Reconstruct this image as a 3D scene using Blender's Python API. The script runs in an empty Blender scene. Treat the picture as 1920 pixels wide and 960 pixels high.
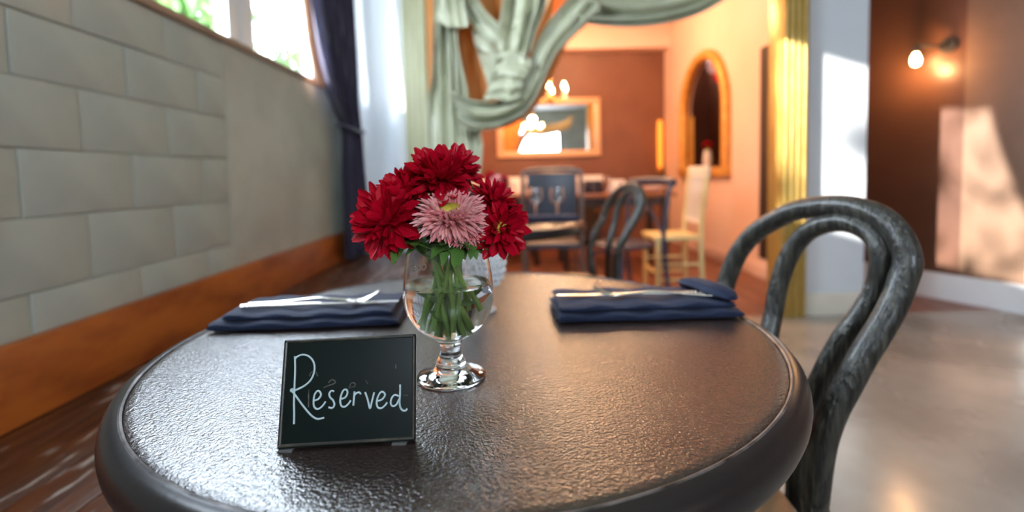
import bpy, bmesh, math, random
from mathutils import Vector, Matrix, noise
PI = math.pi
R_ = math.radians
rnd = random.Random(7)
scene = bpy.context.scene
COL = scene.collection

# ------------------------------------------------------------------ camera
CAM_O = Vector((0.0, 0.0, 0.9508))
B_R = Vector((0.99971619, -0.00441567, -0.02341015))
B_U = Vector((0.02363746, 0.06146734, 0.99782916))
B_F = Vector((0.00296712, 0.99809933, -0.06155427))
F_PX, P_Y = 910.0, 385.0
cd = bpy.data.cameras.new('camera')
cam = bpy.data.objects.new('camera', cd)
COL.objects.link(cam)
cd.sensor_width = 36.0
cd.lens = F_PX / 1920 * 36
cd.shift_y = -(480 - P_Y) / 1920
cd.clip_start = 0.02
cam.matrix_world = Matrix(((B_R.x, B_U.x, -B_F.x, CAM_O.x), (B_R.y, B_U.y, -B_F.y, CAM_O.y),
                           (B_R.z, B_U.z, -B_F.z, CAM_O.z), (0, 0, 0, 1)))
cd.dof.use_dof = True
cd.dof.focus_distance = 0.405
cd.dof.aperture_fstop = 2.8
cd.dof.aperture_blades = 0
scene.camera = cam

def at(x, y, Y):
    """world point at depth Y seen at picture position x, y (1920 x 960)"""
    d = B_R * ((x - 960) / F_PX) + B_U * (-(y - P_Y) / F_PX) + B_F
    return CAM_O + d * (Y / d.y)

# ------------------------------------------------------------------ world, sun, exposure
w = bpy.data.worlds.new('daylight')
scene.world = w
w.use_nodes = True
bg = w.node_tree.nodes['Background']
bg.inputs[0].default_value = (0.74, 0.86, 1.0, 1)
bg.inputs[1].default_value = 16.0
sd = bpy.data.lights.new('sun', 'SUN')
sd.energy = 11.0
sd.angle = R_(0.8)
sd.color = (1.0, 0.95, 0.86)
so = bpy.data.objects.new('sun', sd)
COL.objects.link(so)
so.rotation_euler = Vector((3.4, 1.5, -1.03)).to_track_quat('-Z', 'Y').to_euler()

def portal(loc, direction, sx, sy):
    l = bpy.data.lights.new('window_portal', 'AREA')
    l.shape = 'RECTANGLE'; l.size = sx; l.size_y = sy
    l.cycles.is_portal = True
    o = bpy.data.objects.new('window_portal', l)
    COL.objects.link(o)
    o.location = loc
    o.rotation_euler = Vector(direction).to_track_quat('-Z', 'Y').to_euler()
portal((-1.16, 1.65, 2.05), (1, 0, 0), 2.7, 1.3)
portal((1.02, -2.75, 2.1), (0, 1, 0), 1.45, 0.8)
portal((-0.84, 3.22, 1.7), (0, -1, 0), 0.32, 2.4)

vs = scene.view_settings
vs.view_transform = 'Standard'
vs.look = 'None'
vs.gamma = 1.0
vs.use_curve_mapping = False
vs.exposure = 0.95

# ------------------------------------------------------------------ materials
def new_mat(name):
    m = bpy.data.materials.new(name)
    m.use_nodes = True
    return m, m.node_tree, m.node_tree.nodes['Principled BSDF']

def mat(name, col, rough=0.5, metal=0.0, col2=None, nscale=8.0, stretch=(1, 1, 1), detail=4.0, lo=0.35, hi=0.65,
        bump=0.0, bscale=None, bdist=0.002, coat=0.0, spec=0.5, trans=0.0, ior=1.45, emit=None, estr=0.0,
        rough2=None, sheen=0.0, sss=0.0, bstretch=None, aniso=0.0):
    m, nt, b = new_mat(name)
    b.inputs['Base Color'].default_value = (*col, 1)
    b.inputs['Roughness'].default_value = rough
    b.inputs['Metallic'].default_value = metal
    b.inputs['Specular IOR Level'].default_value = spec
    b.inputs['IOR'].default_value = ior
    b.inputs['Coat Weight'].default_value = coat
    b.inputs['Coat Roughness'].default_value = 0.12
    b.inputs['Transmission Weight'].default_value = trans
    b.inputs['Sheen Weight'].default_value = sheen
    if sss:
        b.inputs['Subsurface Weight'].default_value = sss
        b.inputs['Subsurface Radius'].default_value = (0.004, 0.002, 0.001)
    if emit:
        b.inputs['Emission Color'].default_value = (*emit, 1)
        b.inputs['Emission Strength'].default_value = estr
    L = nt.links.new
    tc = nt.nodes.new('ShaderNodeTexCoord')
    mp = nt.nodes.new('ShaderNodeMapping')
    mp.inputs['Scale'].default_value = stretch
    L(tc.outputs['Object'], mp.inputs[0])
    if col2 is not None or rough2 is not None:
        n = nt.nodes.new('ShaderNodeTexNoise')
        n.inputs['Scale'].default_value = nscale
        n.inputs['Detail'].default_value = detail
        L(mp.outputs[0], n.inputs['Vector'])
        r = nt.nodes.new('ShaderNodeMapRange')
        r.inputs[1].default_value = lo; r.inputs[2].default_value = hi
        L(n.outputs['Fac'], r.inputs[0])
        if col2 is not None:
            mx = nt.nodes.new('ShaderNodeMix'); mx.data_type = 'RGBA'
            mx.inputs[6].default_value = (*col, 1); mx.inputs[7].default_value = (*col2, 1)
            L(r.outputs[0], mx.inputs[0]); L(mx.outputs[2], b.inputs['Base Color'])
        if rough2 is not None:
            rr = nt.nodes.new('ShaderNodeMapRange')
            rr.inputs[3].default_value = rough; rr.inputs[4].default_value = rough2
            L(r.outputs[0], rr.inputs[0]); L(rr.outputs[0], b.inputs['Roughness'])
    if bump:
        n2 = nt.nodes.new('ShaderNodeTexNoise')
        n2.inputs['Scale'].default_value = bscale or nscale
        n2.inputs['Detail'].default_value = 3
        if bstretch:
            mp2 = nt.nodes.new('ShaderNodeMapping'); mp2.inputs['Scale'].default_value = bstretch
            L(tc.outputs['Object'], mp2.inputs[0]); L(mp2.outputs[0], n2.inputs['Vector'])
        else:
            L(mp.outputs[0], n2.inputs['Vector'])
        bp = nt.nodes.new('ShaderNodeBump')
        bp.inputs['Strength'].default_value = bump
        bp.inputs['Distance'].default_value = bdist
        L(n2.outputs['Fac'], bp.inputs['Height']); L(bp.outputs[0], b.inputs['Normal'])
    return m

M = {}
M['block'] = mat('painted_block', (0.50, 0.56, 0.51), 0.6, col2=(0.43, 0.48, 0.44), nscale=5, bump=0.5, bscale=260, bdist=0.0015)
M['plaster'] = mat('painted_plaster', (0.55, 0.59, 0.53), 0.55, col2=(0.44, 0.465, 0.415), nscale=3.2, bump=0.35, bscale=40, bdist=0.003)
M['mortar'] = mat('painted_mortar', (0.37, 0.41, 0.38), 0.7, col2=(0.44, 0.48, 0.44), nscale=20, bump=0.5, bscale=160)
M['sill'] = mat('sill_wood', (0.30, 0.19, 0.125), 0.5, col2=(0.38, 0.26, 0.18), nscale=5, stretch=(8, 1, 8))
M['white_paint'] = mat('white_paint', (0.82, 0.84, 0.86), 0.45, col2=(0.76, 0.78, 0.80), nscale=3)
M['panel'] = mat('white_panel', (0.74, 0.78, 0.83), 0.22, col2=(0.66, 0.71, 0.77), nscale=1.6, coat=0.3)
M['cream'] = mat('cream_paint', (0.78, 0.74, 0.64), 0.5, col2=(0.72, 0.68, 0.58), nscale=4)
M['gold'] = mat('gold_paint', (0.40, 0.25, 0.055), 0.36, metal=0.45, col2=(0.48, 0.33, 0.10), nscale=9, stretch=(4, 4, 1))
M['gold_daylit'] = mat('gold_paint_daylit', (0.56, 0.55, 0.36), 0.4, metal=0.15, col2=(0.50, 0.48, 0.30), nscale=7, stretch=(4, 4, 1))  # same gold paint, cool daylight put into a paler colour
M['salmon'] = mat('salmon_wall', (0.76, 0.56, 0.47), 0.6, col2=(0.73, 0.52, 0.43), nscale=2, bump=0.2, bscale=60)
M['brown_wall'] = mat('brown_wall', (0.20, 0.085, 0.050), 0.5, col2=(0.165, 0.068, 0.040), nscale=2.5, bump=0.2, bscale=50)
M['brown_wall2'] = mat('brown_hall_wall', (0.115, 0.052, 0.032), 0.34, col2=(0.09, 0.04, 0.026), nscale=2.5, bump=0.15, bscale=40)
M['taupe_wall'] = mat('taupe_wall', (0.20, 0.115, 0.072), 0.4, col2=(0.16, 0.09, 0.055), nscale=3, bump=0.15, bscale=40)
M['ceiling'] = mat('ceiling_paint', (0.62, 0.60, 0.56), 0.8)
M['terracotta'] = mat('terracotta_paint', (0.62, 0.24, 0.085), 0.7, col2=(0.56, 0.21, 0.07), nscale=2)
M['concrete'] = mat('polished_floor', (0.36, 0.34, 0.305), 0.16, col2=(0.19, 0.175, 0.155), nscale=2.3, detail=8, lo=0.3, hi=0.7, rough2=0.34, bump=0.1, bscale=12, bdist=0.003)
M['wood_floor'] = mat('red_brown_floor', (0.20, 0.075, 0.042), 0.3, col2=(0.14, 0.05, 0.028), nscale=3, stretch=(5, .6, 1), rough2=0.42)
M['bench_wood'] = mat('bench_wood', (0.13, 0.042, 0.018), 0.3, col2=(0.052, 0.017, 0.009), nscale=5, stretch=(7, .9, 2), detail=9, rough2=0.5, bump=0.4, bscale=9, bstretch=(14, 1.2, 3), bdist=0.002, coat=0.15)
M['board_wood'] = mat('orange_board_wood', (0.52, 0.15, 0.025), 0.4, col2=(0.27, 0.06, 0.012), nscale=4.5, stretch=(2, 1.1, 3.0), detail=8, lo=0.40, hi=0.70, bump=0.2, bscale=10)
M['table_top'] = mat('pebbled_table_top', (0.022, 0.014, 0.013), 0.17, col2=(0.040, 0.026, 0.022), nscale=420, spec=0.9, ior=1.65, bump=0.75, bscale=370, bdist=0.0013)
M['table_edge'] = mat('table_edge', (0.020, 0.017, 0.017), 0.30, spec=0.5, bump=0.15, bscale=140, bdist=0.001)
M['seam'] = mat('edge_seam', (0.20, 0.18, 0.18), 0.4, metal=0.3, col2=(0.03, 0.025, 0.022), nscale=35)
M['iron'] = mat('black_iron', (0.02, 0.02, 0.022), 0.4, bump=0.2, bscale=120)
M['bentwood'] = mat('weathered_bentwood', (0.020, 0.019, 0.017), 0.32, col2=(0.115, 0.108, 0.080), nscale=70, stretch=(2.2, 2.2, .25), detail=9, lo=0.45, hi=0.85, bump=1.0, bscale=90, bstretch=(2.6, 2.6, .25), bdist=0.005, rough2=0.5, coat=0.2)
M['seat_metal'] = mat('brushed_seat', (0.46, 0.40, 0.28), 0.3, metal=0.75, col2=(0.36, 0.31, 0.22), nscale=8)
M['chalkboard'] = mat('black_tile', (0.004, 0.009, 0.008), 0.4, col2=(0.007, 0.012, 0.010), nscale=20, spec=0.22)
M['tile_edge'] = mat('worn_tile_edge', (0.03, 0.028, 0.022), 0.35, col2=(0.10, 0.085, 0.06), nscale=60, lo=0.5, hi=0.8)
M['chalk'] = mat('chalk_ink', (0.62, 0.76, 0.80), 0.8, col2=(0.48, 0.62, 0.66), nscale=220)
M['chalk_ghost'] = mat('faded_chalk', (0.13, 0.125, 0.11), 0.8, col2=(0.04, 0.042, 0.04), nscale=260)
M['clear'] = mat('clear_plastic', (0.9, 0.93, 0.95), 0.08, trans=0.9, ior=1.45)
M['glass'] = mat('clear_glass', (1, 1, 1), 0.0, trans=1.0, ior=1.47)
def pane_mat():
    m, nt, b = new_mat('window_pane')
    nt.nodes.remove(b)
    out = nt.nodes['Material Output']
    tr = nt.nodes.new('ShaderNodeBsdfTransparent'); gl = nt.nodes.new('ShaderNodeBsdfGlossy'); gl.inputs['Roughness'].default_value = 0.02
    mx = nt.nodes.new('ShaderNodeMixShader')
    mx.inputs[0].default_value = 0.05; nt.links.new(tr.outputs[0], mx.inputs[1]); nt.links.new(gl.outputs[0], mx.inputs[2])
    nt.links.new(mx.outputs[0], out.inputs[0])
    return m
M['pane'] = pane_mat()
def frosted_mat():
    m, nt, b = new_mat('frosted_pane')
    nt.nodes.remove(b)
    out = nt.nodes['Material Output']
    tr = nt.nodes.new('ShaderNodeBsdfDiffuse'); tr.inputs[0].default_value = (0.74, 0.77, 0.84, 1); tl = nt.nodes.new('ShaderNodeBsdfTranslucent'); tl.inputs[0].default_value = (0.85, 0.88, 0.92, 1)
    gl = nt.nodes.new('ShaderNodeBsdfGlossy'); gl.inputs['Roughness'].default_value = 0.15
    m1 = nt.nodes.new('ShaderNodeMixShader'); m1.inputs[0].default_value = 0.12
    m2 = nt.nodes.new('ShaderNodeMixShader'); m2.inputs[0].default_value = 0.08
    L = nt.links.new
    L(tr.outputs[0], m1.inputs[1]); L(tl.outputs[0], m1.inputs[2]); L(m1.outputs[0], m2.inputs[1]); L(gl.outputs[0], m2.inputs[2]); L(m2.outputs[0], out.inputs[0])
    return m
M['frosted'] = frosted_mat()
M['water'] = mat('water', (0.98, 1, 1), 0.0, trans=1.0, ior=1.333)
M['frost'] = mat('etched_print', (0.85, 0.88, 0.9), 0.6)
M['crystal'] = mat('hobnail_crystal', (0.96, 0.97, 0.99), 0.10, trans=0.40, ior=1.5)
M['navy'] = mat('navy_cloth', (0.007, 0.013, 0.038), 0.75, col2=(0.011, 0.018, 0.048), nscale=30, bump=0.3, bscale=900, bdist=0.0006, sheen=0.06, spec=0.3)
M['silver'] = mat('silver', (0.86, 0.84, 0.78), 0.22, metal=1.0, bump=0.08, bscale=90)
M['red'] = mat('red_petal', (0.60, 0.002, 0.020), 0.42, col2=(0.34, 0.001, 0.014), nscale=90, sss=0.1, spec=0.3)
M['pink'] = mat('pink_petal', (0.82, 0.30, 0.32), 0.5, col2=(0.88, 0.50, 0.47), nscale=120, sss=0.15)
M['yellow'] = mat('yellow_disc', (0.60, 0.46, 0.04), 0.6, col2=(0.45, 0.38, 0.05), nscale=400, bump=0.6, bscale=900)
M['green'] = mat('leaf_green', (0.12, 0.25, 0.05), 0.42, col2=(0.07, 0.15, 0.03), nscale=60, sss=0.08)
M['stem'] = mat('stem_green', (0.24, 0.40, 0.08), 0.4, col2=(0.15, 0.28, 0.06), nscale=70, stretch=(1, 1, .2))
M['curtain'] = mat('navy_curtain', (0.030, 0.026, 0.062), 0.7, col2=(0.022, 0.019, 0.045), nscale=12, sheen=0.3)
M['lining'] = mat('peach_lining', (0.72, 0.40, 0.26), 0.7)
M['satin'] = mat('sage_satin', (0.52, 0.53, 0.38), 0.28, col2=(0.47, 0.48, 0.33), nscale=5, sheen=0.15, spec=0.7)
M['orange_lit_cloth'] = mat('orange_lit_cloth', (0.66, 0.27, 0.07), 0.6, col2=(0.58, 0.22, 0.05), nscale=5)  # orange back-room light put into the colour of lining and jamb
M['mirror'] = mat('mirror_glass', (0.9, 0.9, 0.9), 0.02, metal=1.0)
M['frame_peach'] = mat('peach_gilt_frame', (0.72, 0.46, 0.28), 0.4, metal=0.25, bump=0.4, bscale=60)
M['gilt'] = mat('gilt_frame', (0.60, 0.28, 0.06), 0.4, metal=0.3, col2=(0.68, 0.38, 0.10), nscale=12)
M['dark_trim'] = mat('dark_trim', (0.035, 0.022, 0.018), 0.5)
M['bulb'] = mat('lit_bulb', (1, 0.8, 0.5), 0.4, emit=(1.0, 0.62, 0.25), estr=28)
M['amber_glow'] = mat('amber_glass', (1, 0.4, 0.05), 0.4, emit=(1.0, 0.27, 0.03), estr=0.8)
M['vinyl'] = mat('slate_vinyl', (0.035, 0.040, 0.055), 0.35, bump=0.1, bscale=60)
M['steel'] = mat('brushed_steel', (0.22, 0.21, 0.20), 0.3, metal=0.8)
M['yellow_paint'] = mat('cream_yellow_paint', (0.72, 0.64, 0.32), 0.45, col2=(0.66, 0.57, 0.27), nscale=9)
M['white_cloth'] = mat('white_linen', (0.86, 0.86, 0.88), 0.8)
M['orange_wood'] = mat('orange_tabletop', (0.34, 0.14, 0.05), 0.3, col2=(0.26, 0.10, 0.035), nscale=5, stretch=(1, 6, 1))
M['slate_paint'] = mat('slate_blue_paint', (0.035, 0.045, 0.075), 0.4)
M['foliage'] = mat('foliage', (0.03, 0.10, 0.010), 0.5, col2=(0.09, 0.17, 0.035), nscale=3)
M['bark'] = mat('bark', (0.16, 0.11, 0.07), 0.8, bump=0.5, bscale=20)
M['grass'] = mat('grass_ground', (0.16, 0.30, 0.07), 0.9, col2=(0.26, 0.34, 0.16), nscale=2)
M['red_glass_glow'] = mat('red_glass_glow', (0.45, 0.01, 0.02), 0.15, emit=(0.9, 0.01, 0.04), estr=0.22)  # faint glow added so the globe shows in the unlit hall
M['pearl'] = mat('pearl_glass', (0.75, 0.62, 0.56), 0.2)
M['pearl_glow'] = mat('pearl_glass_glow', (0.75, 0.62, 0.56), 0.2, emit=(0.8, 0.45, 0.40), estr=0.2)  # pearl glass with glow added in place of light falling on it

def wear(m, colour, scale, stretch, lo, hi):
    nt = m.node_tree; b = nt.nodes['Principled BSDF']; L = nt.links.new
    tc = nt.nodes.new('ShaderNodeTexCoord'); mp = nt.nodes.new('ShaderNodeMapping'); mp.inputs['Scale'].default_value = stretch
    n = nt.nodes.new('ShaderNodeTexNoise'); n.inputs['Scale'].default_value = scale; n.inputs['Detail'].default_value = 7
    r = nt.nodes.new('ShaderNodeMapRange'); r.inputs[1].default_value = lo; r.inputs[2].default_value = hi
    mx = nt.nodes.new('ShaderNodeMix'); mx.data_type = 'RGBA'; mx.inputs[7].default_value = (*colour, 1)
    src = b.inputs['Base Color'].links[0].from_socket
    L(tc.outputs['Object'], mp.inputs[0]); L(mp.outputs[0], n.inputs['Vector']); L(n.outputs['Fac'], r.inputs[0])
    L(r.outputs[0], mx.inputs[0]); L(src, mx.inputs[6]); L(mx.outputs[2], b.inputs['Base Color'])
wear(M['bench_wood'], (0.42, 0.36, 0.33), 7.0, (7, 1.3, 1), 0.60, 0.68)

# ------------------------------------------------------------------ geometry helpers
def tag(o, label=None, cat=None, group=None, kind=None):
    if label: o['label'] = label
    if cat: o['category'] = cat
    if group: o['group'] = group
    if kind: o['kind'] = kind
    return o

def empty(name, loc=(0, 0, 0), rz=0.0, label=None, cat=None, group=None):
    o = bpy.data.objects.new(name, None)
    o.empty_display_size = 0.05
    COL.objects.link(o)
    o.location = loc
    o.rotation_euler = (0, 0, rz)
    return tag(o, label, cat, group)

def obj(name, bm, m, parent=None, smooth=True, world=False, origin=None):
    """link a bmesh as ONE mesh object; world=True: bmesh is in world coordinates and is moved to the parent's frame"""
    off = None
    if world and parent is not None:
        p = parent; off = Vector((0, 0, 0))
        while p is not None:
            off += p.location; p = p.parent
    elif origin is not None:
        off = Vector(origin)
    if off is not None:
        bmesh.ops.translate(bm, verts=bm.verts, vec=-off)
    bmesh.ops.recalc_face_normals(bm, faces=bm.faces)
    me = bpy.data.meshes.new(name)
    bm.to_mesh(me); bm.free()
    me.materials.append(M[m] if isinstance(m, str) else m)
    if smooth:
        for p in me.polygons: p.use_smooth = True
        try: me.set_sharp_from_angle(angle=R_(42))
        except Exception: pass
    o = bpy.data.objects.new(name, me)
    COL.objects.link(o)
    if parent is not None: o.parent = parent
    if origin is not None: o.location = origin
    return o

def struct(name, bm, m, smooth=False):
    return tag(obj(name, bm, m, smooth=smooth), kind='structure')

def nb(): return bmesh.new()

def box(bm, lo, hi, bev=0.0, seg=2, mtx=None):
    t = bmesh.new()
    bmesh.ops.create_cube(t, size=1)
    s = Vector(hi) - Vector(lo); c = (Vector(hi) + Vector(lo)) / 2
    for v in t.verts:
        v.co = Vector((v.co.x * s.x, v.co.y * s.y, v.co.z * s.z)) + c
    if bev > 0:
        bmesh.ops.bevel(t, geom=list(t.edges), offset=bev, segments=seg, affect='EDGES', profile=0.6)
    if mtx is not None: bmesh.ops.transform(t, matrix=mtx, verts=t.verts)
    me = bpy.data.meshes.new('tmp'); t.to_mesh(me); t.free()
    bm.from_mesh(me); bpy.data.meshes.remove(me)
    return bm

def lathe(bm, prof, seg=48, c=(0, 0, 0), close=False):
    c = Vector(c); rows = []
    for r, z in prof:
        if r < 1e-6: rows.append([bm.verts.new(c + Vector((0, 0, z)))])
        else: rows.append([bm.verts.new(c + Vector((r * math.cos(2 * PI * k / seg), r * math.sin(2 * PI * k / seg), z))) for k in range(seg)])
    prs = list(zip(rows, rows[1:])) + ([(rows[-1], rows[0])] if close else [])
    for a, b in prs:
        for k in range(seg):
            k2 = (k + 1) % seg
            if len(a) == 1 and len(b) == 1: continue
            if len(a) == 1: bm.faces.new((a[0], b[k], b[k2]))
            elif len(b) == 1: bm.faces.new((a[k], a[k2], b[0]))
            else: bm.faces.new((a[k], a[k2], b[k2], b[k]))
    return bm

def spline(P, n=8):
    """Catmull-Rom through P (tuples of any length)"""
    P = [tuple(p) for p in P]; out = []
    for i in range(len(P) - 1):
        p0 = P[max(i - 1, 0)]; p1 = P[i]; p2 = P[i + 1]; p3 = P[min(i + 2, len(P) - 1)]
        for k in range(n):
            t = k / n
            out.append(tuple(0.5 * (2 * b + (c - a) * t + (2 * a - 5 * b + 4 * c - d) * t * t + (3 * b - a - 3 * c + d) * t ** 3)
                             for a, b, c, d in zip(p0, p1, p2, p3)))
    out.append(P[-1])
    return out

def tube(bm, pts, r, seg=12, cap=True, flat=1.0):
    pts = [Vector(p[:3]) for p in pts]
    n = len(pts)
    rr = r if isinstance(r, (list, tuple)) else [r] * n
    t0 = (pts[1] - pts[0]).normalized()
    ref = Vector((0, 0, 1)) if abs(t0.z) < 0.9 else Vector((1, 0, 0))
    nrm = (ref - t0 * ref.dot(t0)).normalized()
    rows = []
    for i in range(n):
        t = (pts[min(i + 1, n - 1)] - pts[max(i - 1, 0)]).normalized()
        nrm = (nrm - t * nrm.dot(t)).normalized()
        bi = t.cross(nrm)
        rows.append([bm.verts.new(pts[i] + (nrm * math.cos(2 * PI * k / seg) * flat + bi * math.sin(2 * PI * k / seg)) * rr[i]) for k in range(seg)])
    for a, b in zip(rows, rows[1:]):
        for k in range(seg):
            bm.faces.new((a[k], a[(k + 1) % seg], b[(k + 1) % seg], b[k]))
    if cap:
        bm.faces.new(rows[0]); bm.faces.new(rows[-1])
    return bm

def grid(bm, rows, closed=False):
    vr = [[bm.verts.new(p) for p in r] for r in rows]
    for a, b in zip(vr, vr[1:]):
        m = len(a)
        for k in range(m if closed else m - 1):
            bm.faces.new((a[k], a[(k + 1) % m], b[(k + 1) % m], b[k]))
    return bm

def prism(bm, poly, axis, a, b):
    """extrude a 2-D polygon along an axis ('x','y','z') from a to b"""
    def P(p, t):
        return {'x': (t, p[0], p[1]), 'y': (p[0], t, p[1]), 'z': (p[0], p[1], t)}[axis]
    v0 = [bm.verts.new(P(p, a)) for p in poly]; v1 = [bm.verts.new(P(p, b)) for p in poly]
    n = len(poly)
    bm.faces.new(v0); bm.faces.new(v1)
    for k in range(n): bm.faces.new((v0[k], v0[(k + 1) % n], v1[(k + 1) % n], v1[k]))
    return bm

def solid(o, t):
    md = o.modifiers.new('thickness', 'SOLIDIFY'); md.thickness = t; md.offset = 0
    return o

def copy_tree(o, parent=None):
    c = o.copy(); COL.objects.link(c)
    c.parent = parent
    for ch in list(o.children): copy_tree(ch, c)
    return c

# ================================================================== SETTING
XL = -1.0          # face of the block wall
YP = 3.1           # plane of the gold-framed opening
YF = 6.9           # far wall
# floors and ceiling
struct('floor', box(nb(), (-1.4, -2.8, -0.06), (3.9, YP, 0.0)), 'concrete')
struct('floor_back_room', box(nb(), (-0.70, YP, -0.06), (3.9, YF + 0.12, 0.0)), 'wood_floor')
bm = nb()
box(bm, (-1.18, -2.8, 3.1), (3.9, YP + 0.1, 3.2))
struct('ceiling', bm, 'ceiling')
struct('ceiling_back_room', box(nb(), (-0.70, YP + 0.1, 3.1), (3.9, YF + 0.12, 3.2)), 'terracotta')

# block wall: mortar backing, separate blocks, plastered stretch
bm = nb()
box(bm, (XL - 0.18, -2.7, 0.0), (XL - 0.0062, 1.74, 1.445))
wall_left = struct('wall_left', bm, 'mortar')
courses = [0.585, 0.729, 0.886, 1.031, 1.177, 1.314, 1.443]
bl_me = {}
for ci in range(6):
    z0, z1 = courses[ci], courses[ci + 1]
    y = -0.202 + (0.15 if ci % 2 else 0.0)
    while y < 1.72:
        y1 = min(y + 0.30, 1.74)
        if y1 - y > 0.05:
            key = (ci, round(y1 - y, 3), rnd.randrange(2))
            g = 0.0006 + 0.0012 * key[2]
            if key not in bl_me:
                b = nb()
                h = z1 - z0; ln = y1 - y
                box(b, (-0.06, -ln / 2 + g, -h / 2 + g), (0, ln / 2 - g, h / 2 - g), bev=0.0045, seg=2)
                o = obj('block', b, 'block', wall_left)
                bl_me[key] = o.data
            else:
                o = bpy.data.objects.new('block', bl_me[key]); COL.objects.link(o); o.parent = wall_left
            o.location = (XL + rnd.uniform(-0.0022, 0.0015), (y + y1) / 2, (z0 + z1) / 2)
        y = y1
bm = nb()
box(bm, (XL - 0.18, 1.74, 0.0), (XL, YP + 0.1, 1.443))
struct('wall_left_plastered', bm, 'plaster')
bm = nb()
box(bm, (XL - 0.18, -2.7, 2.66), (XL, YP + 0.1, 3.1)); box(bm, (XL - 0.18, -2.7, 1.44), (XL, 0.36, 2.66)); box(bm, (XL - 0.18, 2.98, 1.44), (XL, YP + 0.1, 2.66))  # near stretch out of view, closed up to block frontal window light
struct('wall_left_upper', bm, 'plaster')
struct('trim_1', box(nb(), (XL - 0.19, 0.36, 1.443), (XL + 0.012, 2.98, 1.468), bev=0.004), 'sill', True)

# window in the left wall: frame, mullions, panes
win = empty('window_1', (XL - 0.08, 1.0, 1.468)); tag(win, kind='structure')
XW = XL - 0.085
for (a, b_) in ((0.36, 0.44), (1.895, 1.975), (1.995, 2.085), (2.68, 2.84)):
    obj('mullion', box(nb(), (XW - 0.025, a, 1.468), (XW + 0.025, b_, 2.66), bev=0.004), 'white_paint', win, world=True)
for z in (1.468, 2.60):
    obj('frame_rail', box(nb(), (XW - 0.02, 0.44, z + 0.001), (XW + 0.02, 2.68, z + (0.022 if z < 2 else 0.055)), bev=0.004), 'white_paint', win, world=True)
obj('mullion_gap', box(nb(), (XW - 0.01, 1.9755, 1.47), (XW + 0.012, 1.9945, 2.66)), 'dark_trim', win, world=True)
for (a, b_) in ((0.44, 1.895), (2.085, 2.68)):
    obj('pane', box(nb(), (XW - 0.003, a, 1.49), (XW + 0.003, b_, 2.60)), 'pane', win, smooth=False, world=True)

# bench along the wall
bench = empty('wall_bench', (-0.75, 1.2, 0), label='long dark wooden bench with an orange backboard along the block wall', cat='bench')
for k in range(4):
    x0 = -0.985 + k * 0.1155
    obj('seat_plank', box(nb(), (x0 + 0.001, -0.7, 0.45), (x0 + 0.1145, YP - 0.03, 0.48 - (0.001 if k % 2 else 0)), bev=0.003), 'bench_wood', bench, world=True)
bb = obj('backboard', box(nb(), (XL + 0.003, -0.7, 0.481), (XL + 0.028, YP - 0.02, 0.645), bev=0.004), 'board_wood', bench, world=True)
tag(bb, 'orange-brown wooden backboard')
obj('front_panel', box(nb(), (-0.555, -0.7, 0.0), (-0.535, YP - 0.03, 0.4495)), 'bench_wood', bench, world=True)
for y in (-0.69, 0.6, 1.85, YP - 0.06):
    obj('support', box(nb(), (-0.985, y, 0.0), (-0.556, y + 0.03, 0.4495)), 'bench_wood', bench, world=True)

# wall with the gold-framed opening
bm = nb()
box(bm, (XL + 0.001, YP, 0.0), (-0.645, YP + 0.1, 0.5)); box(bm, (XL + 0.001, YP, 2.9), (-0.645, YP + 0.1, 3.1))
box(bm, (XL + 0.001, YP, 0.5), (-0.985, YP + 0.1, 2.9)); box(bm, (-0.70, YP, 0.5), (-0.645, YP + 0.1, 2.9))
struct('wall_front_left_panel', bm, 'panel')
win3 = tag(empty('window_3', (-0.84, YP + 0.05, 0.5)), kind='structure')
obj('pane', box(nb(), (-0.985, YP + 0.045, 0.5), (-0.70, YP + 0.05, 2.9)), 'frosted', win3, smooth=False, world=True)
struct('wall_front_right_panel', box(nb(), (1.875, YP, 0.0), (2.275, YP + 0.1, 3.1)), 'panel')
struct('wall_front_header', box(nb(), (-0.645, YP, 2.5), (1.875, YP + 0.1, 3.1)), 'panel')
struct('trim_2', box(nb(), (-0.705, YP - 0.018, 0.0), (-0.648, YP - 0.001, 3.1), bev=0.004), 'white_paint', True)
struct('baseboard_front', box(nb(), (1.88, YP - 0.022, 0.0), (2.285, YP - 0.001, 0.145), bev=0.004), 'cream', True)
def post(name, x0, x1, m, label):
    p = empty(name, ((x0 + x1) / 2, YP, 0), label=label, cat='column')
    wd = x1 - x0
    obj('shaft', box(nb(), (x0, YP - 0.05, 0.0), (x1, YP + 0.12, 2.55), bev=0.004), m, p, world=True)
    for f in (0.14, 0.38, 0.62, 0.86):
        b = nb(); cx = x0 + wd * f
        tube(b, [(cx, YP - 0.05, 0.001), (cx, YP - 0.05, 1.3), (cx, YP - 0.05, 2.55)], wd * 0.085, 10)
        obj('moulding', b, m, p, world=True)
    return p
post('fluted_column', -0.64, -0.50, 'gold_daylit', 'gold fluted column left of the draped opening, cool daylight in its colour')
post('fluted_column', 1.71, 1.872, 'gold', 'gold fluted column right of the opening, lit by the sun')
# jamb just inside the left column, warm orange light in its colour
struct('trim_3', box(nb(), (-0.498, YP - 0.03, 0.0), (-0.44, YP + 0.14, 2.5)), 'orange_lit_cloth')

# back room walls
struct('wall_far', box(nb(), (-0.70, YF, 0.0), (3.9, YF + 0.12, 2.63)), 'brown_wall')
struct('trim_4', box(nb(), (-0.60, YF - 0.25, 2.63), (2.2, YF + 0.12, 3.1)), 'salmon')
struct('wall_back_room_left', box(nb(), (-0.70, YP + 0.1, 0.0), (-0.60, YF, 3.1)), 'salmon')
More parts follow.
